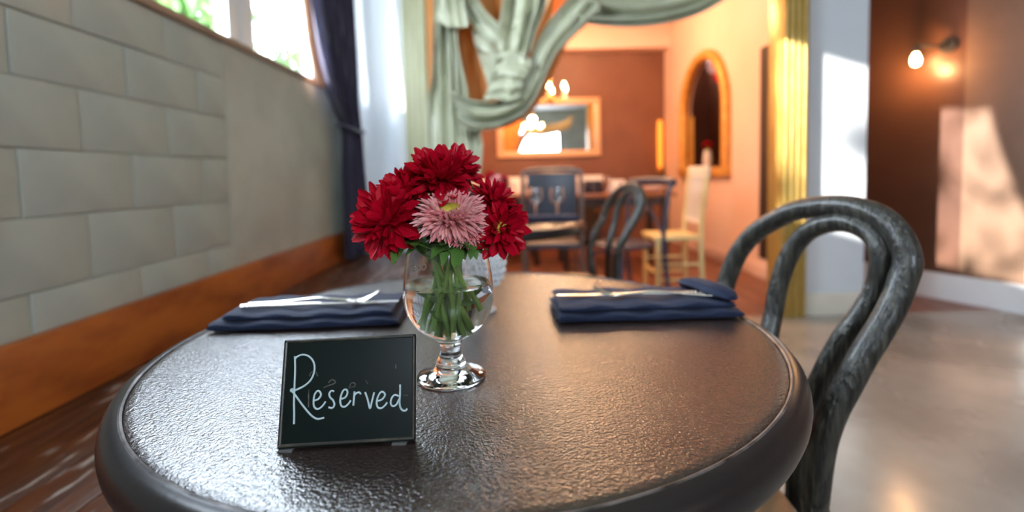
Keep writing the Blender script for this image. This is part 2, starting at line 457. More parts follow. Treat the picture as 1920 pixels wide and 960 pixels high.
# salmon side wall with an arched pass-through
XS = 2.2; TH = 0.07
AY0, AY1, AZ0, AZS = 4.92, 6.08, 0.985, 1.62       # opening: near, far, bottom, spring line
arc = []
for k in range(25):
    a = PI * k / 24
    arc.append(((AY0 + AY1) / 2 + (AY1 - AY0) / 2 * math.cos(a), AZS + (AY1 - AY0) / 2 * math.sin(a)))
bm = nb()
box(bm, (XS, YP + 0.1, 0.0), (XS + TH, 4.07, 3.1))
box(bm, (XS, 4.07, 0.0), (XS + TH, 4.27, 0.17)); box(bm, (XS, 4.07, 2.0), (XS + TH, 4.27, 3.1))
box(bm, (XS, 4.27, 0.0), (XS + TH, AY0, 3.1)); box(bm, (XS, AY1, 0.0), (XS + TH, YF, 3.1))
box(bm, (XS, AY0, 0.0), (XS + TH, AY1, AZ0))
for (p, q) in zip(arc, arc[1:]):
    prism(bm, [p, (p[0], 3.1), (q[0], 3.1), q], 'x', XS, XS + TH)
struct('wall_side', bm, 'salmon')
struct('baseboard_side', box(nb(), (XS - 0.015, YP + 0.1, 0.0), (XS - 0.001, YF, 0.12), bev=0.003), 'salmon', True)
fr = empty('arched_frame', (XS, 5.5, AZ0), label='orange gilt arched frame around the pass-through in the salmon wall', cat='frame')
path = [(XS - 0.012, AY1 + 0.03, AZ0)] + [(XS - 0.012, (AY0 + AY1) / 2 + (y - (AY0 + AY1) / 2) * 1.05, AZS + (z - AZS) * 1.05) for y, z in arc] + [(XS - 0.012, AY0 - 0.03, AZ0)]
obj('arch_moulding', tube(nb(), path, 0.062, 10, flat=1.0), 'gilt', fr, world=True)
obj('sill_moulding', box(nb(), (XS - 0.06, AY0 - 0.10, AZ0 - 0.10), (XS + TH + 0.03, AY1 + 0.12, AZ0 + 0.004), bev=0.015), 'gilt', fr, world=True)
obj('inner_reveal', box(nb(), (XS - 0.02, AY1 - 0.012, AZ0 + 0.004), (XS + TH + 0.03, AY1 + 0.004, AZS)), 'gilt', fr, world=True, smooth=False)
dr = tag(empty('door_1', (XS, 4.17, 0.17)), kind='structure')
obj('door_leaf', box(nb(), (XS - 0.006, 4.072, 0.172), (XS + 0.055, 4.268, 1.998)), 'dark_trim', dr, world=True, smooth=False)

# brown hall wall, oblique on the right
P0 = Vector((3.24, 3.0, 0)); DW = Vector((-0.29, 0.66, 0)).normalized(); NW = Vector((-DW.y, DW.x, 0))
if NW.x > 0: NW = -NW
LW = 0.721
def wpt(t, off, z):
    p = P0 + DW * (t * LW) + NW * off
    return (p.x, p.y, z)
def wslab(bm, t0, t1, z0, z1, o0, o1):
    a = [wpt(t0, o0, 0), wpt(t1, o0, 0), wpt(t1, o1, 0), wpt(t0, o1, 0)]
    return prism(bm, [(p[0], p[1]) for p in a], 'z', z0, z1)
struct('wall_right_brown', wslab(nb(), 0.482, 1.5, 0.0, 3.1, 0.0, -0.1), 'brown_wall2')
struct('wall_right_taupe', wslab(nb(), 0.0, 0.482, 0.0, 3.1, 0.004, -0.1), 'taupe_wall')
struct('baseboard_right', wslab(nb(), 0.0, 1.5, 0.0, 0.185, 0.022, 0.0045), 'white_paint')
e = wpt(1.5, 0, 0)
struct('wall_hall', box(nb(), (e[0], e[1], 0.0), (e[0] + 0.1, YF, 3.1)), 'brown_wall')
struct('trim_5', wslab(nb(), -0.12, 0.0, 0.0, 3.1, 0.03, -0.08), 'white_paint')
s0_ = wpt(-0.12, 0, 0)
struct('wall_right', box(nb(), (s0_[0] + 0.02, -2.7, 0.0), (s0_[0] + 0.14, s0_[1], 3.1)), 'taupe_wall')
# wall behind the camera with tall shop windows
bm = nb()
YB = -2.7
box(bm, (-1.2, YB - 0.1, 0.0), (3.9, YB, 1.7)); box(bm, (-1.2, YB - 0.1, 2.5), (3.9, YB, 3.1))
box(bm, (-1.2, YB - 0.1, 1.7), (0.3, YB, 2.5)); box(bm, (1.75, YB - 0.1, 1.7), (3.9, YB, 2.5))
struct('wall_back', bm, 'plaster')
win2 = tag(empty('window_2', (1.05, YB - 0.05, 1.7)), kind='structure')
for x in (0.3, 1.0, 1.67):
    obj('mullion', box(nb(), (x, YB - 0.08, 1.7), (x + 0.08, YB - 0.02, 2.5), bev=0.004), 'dark_trim', win2, world=True)

# ================================================================== FOREGROUND TABLE
TX, TY, TZ = -0.0527, 0.6323, 0.75
def make_table(name, loc, label, group):
    t = empty(name, loc, R_(20), label=label, cat='table', group=group)
    lathe_top = lathe(nb(), [(0, TZ - 0.012), (0.362, TZ - 0.012), (0.3635, TZ - 0.001), (0.362, TZ), (0.355, TZ + 0.0002), (0.25, TZ), (0.1, TZ), (0, TZ)], 128)
    obj('table_top', lathe_top, 'table_top', t)
    prof = [(0.3675, TZ - 0.002)]
    for k in range(11):
        a = PI / 2 - PI * k / 10
        prof.append((0.3675 + 0.0155 * math.cos(a), TZ - 0.021 + 0.0215 * math.sin(a)))
    prof += [(0.345, TZ - 0.0425), (0.345, TZ - 0.013)]
    obj('edge_band', lathe(nb(), prof, 128, close=True), 'table_edge', t)
    b = nb()
    lathe(b, [(0.3638, TZ - 0.003), (0.3642, TZ + 0.0002), (0.3660, TZ + 0.0011), (0.3678, TZ + 0.0002), (0.368, TZ - 0.003)], 128)
    obj('seam', b, 'seam', t)
    obj('pedestal', lathe(nb(), [(0.0, 0.03), (0.042, 0.03), (0.042, 0.05), (0.033, 0.08), (0.033, TZ - 0.08), (0.06, TZ - 0.05), (0.12, TZ - 0.0125), (0.0, TZ - 0.0125)], 24), 'iron', t)
    for k in range(4):
        a = PI / 2 * k
        pts = spline([(0.02 * math.cos(a), 0.02 * math.sin(a), 0.06), (0.15 * math.cos(a), 0.15 * math.sin(a), 0.045), (0.29 * math.cos(a), 0.29 * math.sin(a), 0.017)], 6)
        obj('base_foot', tube(nb(), pts, [0.028 - 0.012 * i / (len(pts) - 1) for i in range(len(pts))], 10), 'iron', t)
    return t
table1 = make_table('bistro_table', (TX, TY, 0), 'large round black pebbled table in the foreground with the reserved sign', 'round bistro tables')

# ================================================================== BENTWOOD CHAIR
AL = R_(14)
def cpt(s, t, b):
    return (0.2 + t * math.sin(AL) + b * math.cos(AL), s - 0.062, 0.46 + t * math.cos(AL) - b * math.sin(AL))
outer = [(.17, .006, -.019), (.177, .06, -.041), (.185, .114, -.050), (.195, .17, -.045), (.205, .22, -.03), (.211, .265, -.004), (.209, .301, 0), (.196, .346, 0), (.170, .384, 0), (.136, .410, 0),
         (.100, .430, 0), (.062, .440, 0), (.023, .444, 0), (-.013, .441, 0), (-.043, .431, 0), (-.066, .414, 0), (-.081, .392, 0), (-.088, .370, .001), (-.087, .345, -.001),
         (-.085, .314, -.006), (-.081, .277, -.017), (-.075, .237, -.031), (-.069, .193, -.042), (-.063, .154, -.050), (-.058, .114, -.051), (-.052, .070, -.041), (-.046, .024, -.027), (-.044, .006, -.019)]
inner = [(.078, -.03, .016), (.078, .004, .011), (.08, .085, -.007), (.084, .15, -.014), (.093, .216, -.006), (.098, .25, 0), (.099, .287, 0), (.096, .325, 0), (.086, .364, 0), (.067, .395, 0), (.042, .412, 0),
         (.013, .419, 0), (-.013, .416, 0), (-.037, .404, 0), (-.052, .383, -.001), (-.055, .356, .003), (-.051, .324, .006), (-.041, .287, .001), (-.030, .254, -.006), (-.019, .215, -.010),
         (-.009, .172, -.012), (-.002, .128, -.010), (.004, .085, -.005), (.007, .037, 0), (.010, -.001, .011), (.011, -.03, .018)]
def make_bentwood(name, loc, rz, label, group):
    c = empty(name, loc, rz, label=label, cat='chair', group=group)
    a0 = cpt(*outer[0]); a1 = cpt(*outer[-1])
    pts = [(a0[0] + 0.085, a0[1] + 0.045, 0.0), (a0[0] + 0.03, a0[1] + 0.02, 0.25)] + [cpt(*p) for p in outer] + [(a1[0] + 0.03, a1[1] - 0.02, 0.25), (a1[0] + 0.085, a1[1] - 0.045, 0.0)]
    obj('outer_hoop', tube(nb(), spline(pts, 5), 0.0172, 16), 'bentwood', c)
    obj('inner_hoop', tube(nb(), spline([cpt(*p) for p in inner], 5), 0.0150, 16), 'bentwood', c)
    b = lathe(nb(), [(0, 0.453), (0.15, 0.452), (0.183, 0.458), (0.188, 0.4645), (0.184, 0.468), (0.15, 0.464), (0, 0.459)], 64)
    obj('seat', b, 'seat_metal', c)
    obj('seat_ring', lathe(nb(), [(0.150, 0.425), (0.186, 0.425), (0.190, 0.436), (0.187, 0.4515), (0.150, 0.4515)], 64, close=True), 'bentwood', c)
    for s in (-1, 1):
        pts = spline([(-0.115, s * 0.115, 0.43), (-0.13, s * 0.135, 0.25), (-0.16, s * 0.165, 0.0)], 6)
        obj('leg', tube(nb(), pts, [0.017 - 0.005 * i / (len(pts) - 1) for i in range(len(pts))], 12), 'bentwood', c)
    obj('leg_ring', tube(nb(), [(0.145 * math.cos(2 * PI * k / 40), 0.145 * math.sin(2 * PI * k / 40), 0.22) for k in range(41)], 0.009, 8), 'bentwood', c)
    for s in (-0.045, 0.04):
        b = nb(); lathe(b, [(0, 0.4725), (0.003, 0.472), (0.005, 0.468), (0.005, 0.463)], 12, c=(0.168, s, 0)); obj('rivet', b, 'steel', c)
    return c
PSI = R_(20)
chair1 = make_bentwood('bentwood_chair', (0.211, 0.690, 0), PSI, 'weathered dark bentwood chair in the foreground at the right of the reserved table', 'bentwood chairs')

# ================================================================== RESERVED SIGN
SA = Vector((-0.178, 0.3492, 0.7518)); SB = Vector((-0.0765, 0.3562, 0.7518))
ST = Vector((-0.1805, 0.374, 0.8285))
su = (SB - SA); sw = su.length; su = su / sw
sv = (ST - SA); sv = (sv - su * sv.dot(su)); shh = 0.0785; sv.normalize()
sn = su.cross(sv); sn = sn if sn.y < 0 else -sn
sign = empty('table_sign', (SA + SB) / 2 - Vector((0, 0, 0.0018)), label='small black tile sign with handwritten Reserved leaning back on the near table', cat='sign')
SM = Matrix(((su.x, sv.x, sn.x, SA.x), (su.y, sv.y, sn.y, SA.y), (su.z, sv.z, sn.z, SA.z), (0, 0, 0, 1)))
obj('board', box(nb(), (0, 0, -0.006), (sw, shh, 0), bev=0.0016, seg=3, mtx=SM), 'chalkboard', sign, world=True)
b = nb()
ed = 0.0012
for (p, q) in (((0.001, 0.0022, 0), (sw - 0.001, 0.0022, 0)), ((0.0022, 0.002, 0), (0.0022, shh - 0.002, 0)), ((0.002, shh - 0.0015, 0), (sw - 0.002, shh - 0.0015, 0)), ((sw - 0.0015, 0.002, 0), (sw - 0.0015, shh - 0.002, 0))):
    tube(b, [SM @ Vector(p), SM @ ((Vector(p) + Vector(q)) / 2), SM @ Vector(q)], ed, 8)
obj('edge_bead', b, 'tile_edge', sign, world=True)
for uu in (0.006, sw - 0.012):
    p = SM @ Vector((uu, 0, -0.004))
    obj('foot', box(nb(), (p.x - 0.005, p.y - 0.006, 0.7502), (p.x + 0.006, p.y + 0.016, 0.7516), bev=0.0004), 'clear', sign, world=True)
def strut(bm):
    p = SM @ Vector((sw / 2, shh * 0.75, -0.006)); q = Vector((p.x, p.y + 0.028, 0.7505))
    tube(bm, [p, (p + q) / 2, q], 0.003, 8); return bm
obj('prop', strut(nb()), 'tile_edge', sign, world=True)
Q = dict(TL=(118, 95), TR=(1022, 58), BR=(1022, 785), BL=(65, 835))
def suv(x, y):
    u, v = 0.5, 0.5
    for _ in range(25):
        bx = (1 - v) * ((1 - u) * Q['BL'][0] + u * Q['BR'][0]) + v * ((1 - u) * Q['TL'][0] + u * Q['TR'][0])
        by = (1 - v) * ((1 - u) * Q['BL'][1] + u * Q['BR'][1]) + v * ((1 - u) * Q['TL'][1] + u * Q['TR'][1])
        u += (x - bx) / 930; v -= (y - by) / 735
    return u, v
letters = {
 'letter_r_capital': [[(190, 210), (192, 300), (188, 400), (184, 520), (185, 600), (184, 670)],
       [(190, 235), (205, 215), (240, 200), (280, 208), (312, 240), (325, 285), (318, 335), (295, 380), (255, 415), (205, 440), (170, 452), (163, 442), (180, 435)],
       [(170, 450), (195, 480), (235, 535), (275, 585), (310, 620), (345, 637), (390, 630)]],
 'letter_e': [[(325, 515), (350, 505), (368, 480), (362, 458), (345, 450), (325, 475), (318, 520), (322, 555), (345, 572), (375, 555), (400, 522)]],
 'letter_s': [[(458, 455), (440, 450), (425, 470), (432, 495), (452, 515), (460, 545), (445, 565), (420, 560)]],
 'letter_e.001': [[(508, 505), (535, 495), (550, 468), (545, 445), (525, 445), (508, 475), (500, 515), (508, 550), (530, 558), (555, 540), (572, 515)]],
 'letter_r': [[(598, 455), (595, 500), (590, 550)], [(593, 490), (610, 468), (632, 462), (642, 475)]],
 'letter_v': [[(672, 460), (690, 510), (706, 570), (720, 520), (735, 462)]],
 'letter_e.002': [[(760, 520), (790, 510), (810, 482), (800, 462), (780, 462), (762, 490), (752, 530), (760, 562), (785, 568), (810, 550), (825, 530)]],
 'letter_d': [[(905, 490), (880, 480), (858, 500), (850, 535), (865, 555), (890, 545), (908, 510)], [(915, 410), (915, 470), (912, 530), (918, 565), (935, 585), (955, 585), (965, 572)]],
}
def strokes(bm, sts, r):
    for st in sts:
        pts = []
        for x, y in spline(st, 5):
            u, v = suv(x, y); pts.append(SM @ Vector((u * sw, v * shh, 0.0001)))
        tube(bm, pts, r, 6)
        for p in (pts[0], pts[-1]): pass
    return bm
for nme, sts in letters.items():
    obj(nme.split('.')[0], strokes(nb(), sts, 0.00072), 'chalk', sign, world=True)
ghost = [[(290, 350), (300, 325), (330, 318), (345, 350)], [(285, 440), (283, 500), (283, 560)], [(385, 430), (420, 415), (460, 400), (465, 385), (440, 375), (420, 395)],
         [(560, 435), (575, 400), (600, 400), (600, 420), (570, 430)], [(675, 380), (682, 392), (690, 405)], [(885, 270), (885, 285), (885, 300)], [(940, 486), (955, 484), (970, 486)]]
for g_ in ghost:
    tag(obj('faded_mark', strokes(nb(), [g_], 0.0005), 'chalk_ghost', sign, world=True), 'faint smudged chalk trace')

# ================================================================== GLASS WITH WATER
GX, GY = -0.0635, 0.4775
gprof_o = [(0, 0.7502), (0.020, 0.7502), (0.033, 0.7506), (0.0342, 0.7516), (0.0335, 0.7530), (0.026, 0.7556), (0.019, 0.7590), (0.0152, 0.7630), (0.0145, 0.7670), (0.0128, 0.7700), (0.0108, 0.7740),
           (0.0103, 0.7790), (0.0108, 0.7840), (0.0135, 0.7885), (0.020, 0.7930), (0.0300, 0.8005), (0.0385, 0.8110), (0.0432, 0.8225), (0.0448, 0.8335), (0.0440, 0.8470), (0.0415, 0.8640), (0.0382, 0.8800), (0.0362, 0.8900)]
gprof_i = [(0.0352, 0.8905), (0.0368, 0.8800), (0.0401, 0.8640), (0.0426, 0.8470), (0.0433, 0.8335), (0.0417, 0.8230), (0.0369, 0.8122), (0.0284, 0.8024), (0.018, 0.7965), (0.009, 0.7948), (0, 0.7945)]
def smooth_prof(P, n=4): return [(max(a, 0), z) for a, z in spline(P, n)]
glass = empty('goblet_vase', (GX, GY, TZ), label='clear stemmed tulip glass half full of water holding the red and pink flowers', cat='vase')
obj('glass_body', lathe(nb(), smooth_prof(gprof_o, 3) + smooth_prof(gprof_i, 3), 72, c=(GX, GY, 0)), 'glass', glass, world=True)
WZ = 0.8455
wprof = [(0, 0.7943)] + [(r + 0.00025, z) for r, z in reversed(smooth_prof(gprof_i, 3)) if 0.7946 < z < WZ] + [(0.0430, WZ), (0.0415, WZ - 0.0006), (0, WZ - 0.0006)]
obj('water', lathe(nb(), wprof, 72, c=(GX, GY, 0)), 'water', glass, world=True)
# etched lettering wrapped round the back of the bowl
cu = bpy.data.curves.new('lettering', 'FONT'); cu.body = 'ODELL'; cu.size = 0.0095; cu.extrude = 0.0
to = bpy.data.objects.new('lettering', cu); COL.objects.link(to)
me = bpy.data.meshes.new_from_object(to.evaluated_get(bpy.context.evaluated_depsgraph_get()))
bpy.data.objects.remove(to)
b = nb(); b.from_mesh(me); bpy.data.meshes.remove(me)
bmesh.ops.triangulate(b, faces=b.faces)
for v in b.verts:
    a = R_(40) + v.co.x / 0.0430
    zz = 0.8535 + v.co.y
    r = 0.0432 - (zz - 0.8535) * 0.14
    v.co = Vector((GX - r * math.sin(a), GY + r * math.cos(a), zz))
obj('etched_lettering', b, 'frost', glass, world=True, smooth=False)

# ================================================================== FLOWERS
def petal_mesh(name, L, W, cup, curl, nL=5, nW=3, tip=0.75):
    """petal along +X from the origin, cupped upward (+Z)"""
    b = nb(); rows = []
    for i in range(nL + 1):
        u = i / nL
        wd = W * (0.35 + 0.65 * math.sin(min(1, u / 0.7) * PI / 2)) * (1 - max(0, (u - tip) / (1 - tip)) ** 2 * 0.8)
        row = []
        for j in range(nW + 1):
            s = (j / nW - 0.5) * 2
            z = curl * u * u * L + cup * wd * s * s * (1 - 0.4 * u)
            row.append((u * L, s * wd / 2, z))
        rows.append(row)
    grid(b, rows)
    return b
petal_cache = {}
def petal_data(m, kind):
    k = (m, kind)
    if k not in petal_cache:
        L, W, cup, curl = {0: (1, 0.34, 0.55, 0.25), 1: (1, 0.30, 0.75, -0.18), 2: (1, 0.38, 0.45, 0.45)}[kind]
        o = obj('petal', petal_mesh('petal', L, W, cup, curl), m)
        petal_cache[k] = o.data
        bpy.data.objects.remove(o)
    return petal_cache[k]

def place(name, data, parent, loc, axis_x, axis_z, sc, sy=1.0, sz=1.0):
    x = axis_x.normalized(); z = (axis_z - x * axis_z.dot(x)).normalized(); y = z.cross(x)
    o = bpy.data.objects.new(name, data); COL.objects.link(o); o.parent = parent
    Rm = Matrix(((x.x * sc, y.x * sc * sy, z.x * sc * sz, loc.x), (x.y * sc, y.y * sc * sy, z.y * sc * sz, loc.y), (x.z * sc, y.z * sc * sy, z.z * sc * sz, loc.z), (0, 0, 0, 1)))
    o.matrix_local = Rm
    return o

def frame(n):
    n = n.normalized()
    a = Vector((0, 0, 1)) if abs(n.z) < 0.9 else Vector((1, 0, 0))
    x = (a - n * a.dot(n)).normalized()
    return x, n.cross(x), n

def leaf_data():
    if 'leaf' not in petal_cache:
        b = nb(); rows = []
        for i in range(9):
            u = i / 8
            wd = 0.34 * math.sin(PI * min(1, u ** 0.8 * 0.97 + 0.03)) ** 0.8 + 0.015
            rows.append([(u, s * wd / 2, 0.10 * abs(s) * wd - 0.22 * u * u) for s in (-1, -0.5, 0, 0.5, 1)])
        grid(b, rows)
        o = obj('leaf', b, 'green'); petal_cache['leaf'] = o.data; bpy.data.objects.remove(o)
    return petal_cache['leaf']

NECK = Vector((GX, GY, 0.884))
def flower(head, n, Rr, colour, label, rings, foot, seed, centre=True, nm='chrysanthemum', neck_off=(0, 0), group='red chrysanthemums in the glass', stuff=False, leaves=5, disc=0.22):
    rd = random.Random(seed)
    f = empty(nm, head, label=label, cat='flower', group=group)
    x, y, z = frame(Vector(n))
    petals_bm = nb() if stuff else None
    tot = 0
    for (cnt, elev, rad, ln) in rings:
        ph = rd.random() * 6.28
        for k in range(cnt):
            a = ph + 2 * PI * k / cnt + rd.uniform(-0.14, 0.14)
            e = R_(elev + rd.uniform(-11, 11))
            dirv = (x * math.cos(a) + y * math.sin(a)) * math.cos(e) + z * math.sin(e)
            upv = z * math.cos(e) - (x * math.cos(a) + y * math.sin(a)) * math.sin(e)
            p = (x * math.cos(a) + y * math.sin(a)) * rad * Rr + z * (0.10 * Rr if elev > 30 else 0.0)
            roll = rd.uniform(-0.35, 0.35)
            upv = upv * math.cos(roll) + dirv.cross(upv) * math.sin(roll)
            L = ln * Rr * rd.uniform(0.86, 1.12)
            if stuff:
                t = petal_mesh('p', L, Rr * 0.115, 0.9, rd.uniform(0.05, 0.35), 4, 2, 0.8)
                xx = dirv.normalized(); zz = (upv - xx * upv.dot(xx)).normalized(); yy = zz.cross(xx)
                bmesh.ops.transform(t, matrix=Matrix(((xx.x, yy.x, zz.x, p.x), (xx.y, yy.y, zz.y, p.y), (xx.z, yy.z, zz.z, p.z), (0, 0, 0, 1))), verts=t.verts)
                m_ = bpy.data.meshes.new('t'); t.to_mesh(m_); t.free(); petals_bm.from_mesh(m_); bpy.data.meshes.remove(m_)
            else:
                place('petal', petal_data(colour, rd.choice((0, 0, 1, 2))), f, p, dirv, upv, L, rd.uniform(0.85, 1.15))
    if stuff:
        bmesh.ops.recalc_face_normals(petals_bm, faces=petals_bm.faces)
        o = obj('petals', petals_bm, colour, f); tag(o, kind='stuff')
    if centre:
        b = nb()
        bmesh.ops.create_icosphere(b, subdivisions=2, radius=1)
        q = z.to_track_quat('Z', 'Y').to_matrix().to_4x4()
        bmesh.ops.transform(b, matrix=Matrix.Translation(z * Rr * 0.12) @ q @ Matrix.Diagonal((disc * Rr, disc * Rr, 0.14 * Rr, 1)), verts=b.verts)
        tag(obj('flower_disc', b, 'yellow', f), 'yellow centre')
    # calyx
    b = nb()
    bmesh.ops.create_icosphere(b, subdivisions=2, radius=1)
    q = z.to_track_quat('Z', 'Y').to_matrix().to_4x4()
    bmesh.ops.transform(b, matrix=Matrix.Translation(-z * Rr * 0.16) @ q @ Matrix.Diagonal((0.30 * Rr, 0.30 * Rr, 0.26 * Rr, 1)), verts=b.verts)
    obj('calyx', b, 'green', f)
    h = Vector(head)
    nk = NECK + Vector((neck_off[0], neck_off[1], 0))
    ft = Vector((GX + foot[0], GY + foot[1], foot[2]))
    back = h - z * Rr * 0.2
    mid = nk * 0.5 + (back - z * 0.012) * 0.5
    pts = spline([back, mid, nk, nk * 0.45 + ft * 0.55 + Vector((0.001, 0, 0)), ft], 7)
    st = obj('stem', tube(nb(), [Vector(p) - h for p in pts], 0.0021, 8), 'stem', f)
    for k in range(leaves):
        i = int(len(pts) * rd.uniform(0.04, 0.40)); p = Vector(pts[i])
        a = rd.uniform(0, 2 * PI)
        rad = Vector((math.cos(a), math.sin(a) * 0.8, rd.uniform(-0.5, 0.35)))
        place('leaf', leaf_data(), f, p - h, rad, Vector((0, 0, 1)), rd.uniform(0.020, 0.030), rd.uniform(1.0, 1.4))
    # fringe of bracts right under the head
    for k in range(7):
        a = 2 * PI * k / 7 + rd.random()
        dv = (x * math.cos(a) + y * math.sin(a)) - z * rd.uniform(0.1, 0.7)
        place('bract', leaf_data(), f, -z * Rr * 0.28, dv, z, Rr * rd.uniform(0.55, 0.85), 1.1)
    return f
FULL = [(20, -30, 0.16, 0.92), (20, -10, 0.16, 0.95), (18, 10, 0.15, 0.94), (17, 28, 0.14, 0.88), (14, 46, 0.12, 0.78), (11, 64, 0.09, 0.64)]
SM_ = [(16, -25, 0.15, 0.95), (15, -4, 0.14, 0.96), (14, 18, 0.13, 0.92), (12, 40, 0.11, 0.80), (9, 62, 0.08, 0.62)]
flower(at(727, 412, 0.450), (-0.55, -0.66, 0.30), 0.0325, 'red', 'deep red chrysanthemum at the lower left of the bouquet, facing left', FULL, (0.012, -0.004, 0.800), 1, neck_off=(-0.016, -0.006))
flower(at(762, 366, 0.470), (-0.50, -0.40, 0.76), 0.0285, 'red', 'deep red chrysanthemum between the lower left bloom and the topmost one', FULL, (0.006, 0.006, 0.803), 2, centre=False, neck_off=(-0.010, 0.008))
flower(at(826, 332, 0.470), (-0.05, -0.50, 0.86), 0.0315, 'red', 'topmost deep red chrysanthemum of the bouquet, facing up', FULL, (-0.002, 0.002, 0.797), 3, neck_off=(0.0, 0.0))
flower(at(856, 318, 0.482), (0.40, -0.30, 0.86), 0.0245, 'red', 'smaller red chrysanthemum at the top right of the topmost bloom', SM_, (-0.008, 0.010, 0.803), 4, centre=False, neck_off=(0.005, 0.010), leaves=3)
flower(at(937, 428, 0.452), (0.42, -0.86, 0.08), 0.0270, 'red', 'red chrysanthemum with a yellow centre at the right of the bouquet', SM_, (0.003, -0.008, 0.808), 5, neck_off=(0.016, -0.006), disc=0.30)
flower(at(926, 378, 0.465), (0.35, -0.45, 0.80), 0.0215, 'red', 'small upright red chrysanthemum above the yellow-centred one on the right', SM_, (0.010, 0.004, 0.805), 6, neck_off=(0.012, 0.006), leaves=4)
ASTER = [(46, -48, 0.36, 0.60), (46, -32, 0.37, 0.66), (46, -16, 0.37, 0.68), (46, 0, 0.37, 0.66), (44, 15, 0.36, 0.60), (42, 30, 0.35, 0.52), (38, 45, 0.34, 0.42), (34, 58, 0.33, 0.33)]
flower(at(845, 402, 0.443), (-0.02, -0.50, 0.86), 0.0330, 'pink', 'large pink aster with a yellow centre in the middle of the bouquet', ASTER, (0.004, -0.012, 0.806), 7, nm='aster', group='pink asters in the glass', stuff=True, neck_off=(0.002, -0.012), disc=0.36)
flower(at(874, 426, 0.437), (0.40, -0.80, -0.05), 0.0190, 'pink', 'small pink aster bloom hanging below the large pink one', ASTER, (0.008, -0.006, 0.812), 8, nm='aster', group='pink asters in the glass', stuff=True, centre=False, neck_off=(0.008, -0.012), leaves=3)
flower(at(896, 368, 0.476), (0.3, -0.5, 0.8), 0.0120, 'pink', 'tiny pale pink aster bud beside the right red blooms', ASTER[2:], (0.012, 0.010, 0.82), 9, nm='aster', group='pink asters in the glass', stuff=True, centre=False, neck_off=(0.009, 0.010), leaves=4)
# leafy sprigs: stems with leaves in the water and round the rim
def sprig(px, py, Y, foot, seed, label, n=7, neck_off=(0, 0), under=0):
    rd = random.Random(seed)
    h = at(px, py, Y)
    f = empty('leafy_sprig', h, label=label, cat='leaf', group='green sprigs in the glass')
    ft = Vector((GX + foot[0], GY + foot[1], foot[2])); nk = NECK + Vector((*neck_off, 0))
    pts = spline([h, h * 0.4 + nk * 0.6 + Vector((0, 0, 0.004)), nk, nk * 0.5 + ft * 0.5, ft], 8)
    obj('stem', tube(nb(), [Vector(p) - h for p in pts], 0.0024, 8), 'stem', f)
    for k in range(n):
        p = Vector(pts[int(len(pts) * 0.42 * k / n)])
        a = rd.uniform(0, 2 * PI); dv = Vector((math.cos(a), -abs(math.sin(a)) * 0.7, rd.uniform(-0.7, 0.6)))
        place('leaf', leaf_data(), f, p - h, dv, Vector((0, -0.3, 1)), rd.uniform(0.020, 0.031), rd.uniform(1.0, 1.4))
    for k in range(under):
        i = int(len(pts) * rd.uniform(0.62, 0.9)); p = Vector(pts[i])
        dv = Vector((rd.choice((-1, 1)) * 0.7, -0.4, rd.uniform(0.1, 0.9)))
        place('leaf', leaf_data(), f, p - h, dv, Vector((0, -1, 0.5)), rd.uniform(0.014, 0.019), 1.0)
    return f
sprig(792, 425, 0.448, (0.000, -0.010, 0.803), 11, 'green sprig with long leaves left of the large pink aster', 9, (-0.014, -0.010), 1)
sprig(905, 440, 0.450, (-0.016, 0.002, 0.806), 12, 'green sprig below the right red blooms', 9, (0.014, -0.008), 1)
sprig(840, 455, 0.446, (0.026, -0.006, 0.822), 13, 'green sprig hanging over the front rim under the pink aster', 9, (0.000, -0.016), 2)
sprig(752, 452, 0.452, (0.014, 0.006, 0.801), 14, 'green sprig hanging left over the rim below the lower left red bloom', 8, (-0.020, -0.004), 2)
sprig(890, 350, 0.485, (-0.010, 0.008, 0.804), 15, 'green sprig beside the topmost red bloom', 10, (0.006, 0.010), 0)
sprig(800, 390, 0.470, (-0.020, -0.004, 0.808), 16, 'green sprig tucked between the left red blooms and the pink aster', 9, (-0.006, -0.002), 1)

sprig(776, 458, 0.444, (0.018, -0.004, 0.806), 17, 'green sprig low over the left front of the rim', 9, (-0.018, -0.012), 1)
sprig(864, 462, 0.440, (-0.012, -0.010, 0.808), 18, 'green sprig low over the front of the rim right of the centre', 9, (0.008, -0.016), 1)
sprig(893, 452, 0.448, (-0.022, -0.002, 0.812), 19, 'green sprig low over the right of the rim under the small pink aster', 9, (0.017, -0.004), 1)

# ================================================================== HOBNAIL CRYSTAL CUP
CX, CY = -0.052, 0.715
cr = empty('crystal_cup', (CX, CY, TZ), label='hobnailed clear crystal cup standing behind the flower glass', cat='cup')
b = nb()
prof = [(0, 0.7502), (0.026, 0.7502), (0.0275, 0.752), (0.024, 0.757), (0.013, 0.764), (0.010, 0.773), (0.014, 0.781), (0.026, 0.788), (0.035, 0.799), (0.040, 0.815), (0.0415, 0.832), (0.041, 0.846), (0.0385, 0.846), (0.0385, 0.832), (0.037, 0.816), (0.031, 0.801), (0.018, 0.793), (0, 0.792)]
lathe(b, prof, 40, c=(CX, CY, 0))
obj('cup_body', b, 'crystal', cr, world=True)
b = nb()
for row, (r, z) in enumerate(((0.031, 0.7935), (0.0365, 0.802), (0.0395, 0.812), (0.0411, 0.8225), (0.0417, 0.833), (0.0412, 0.8435))):
    for k in range(24):
        a = 2 * PI * (k + 0.5 * (row % 2)) / 24
        bmesh.ops.create_icosphere(b, subdivisions=1, radius=0.0047, matrix=Matrix.Translation((CX + r * math.cos(a), CY + r * math.sin(a), z)))
obj('hobnails', b, 'crystal', cr, world=True)['kind'] = 'stuff'

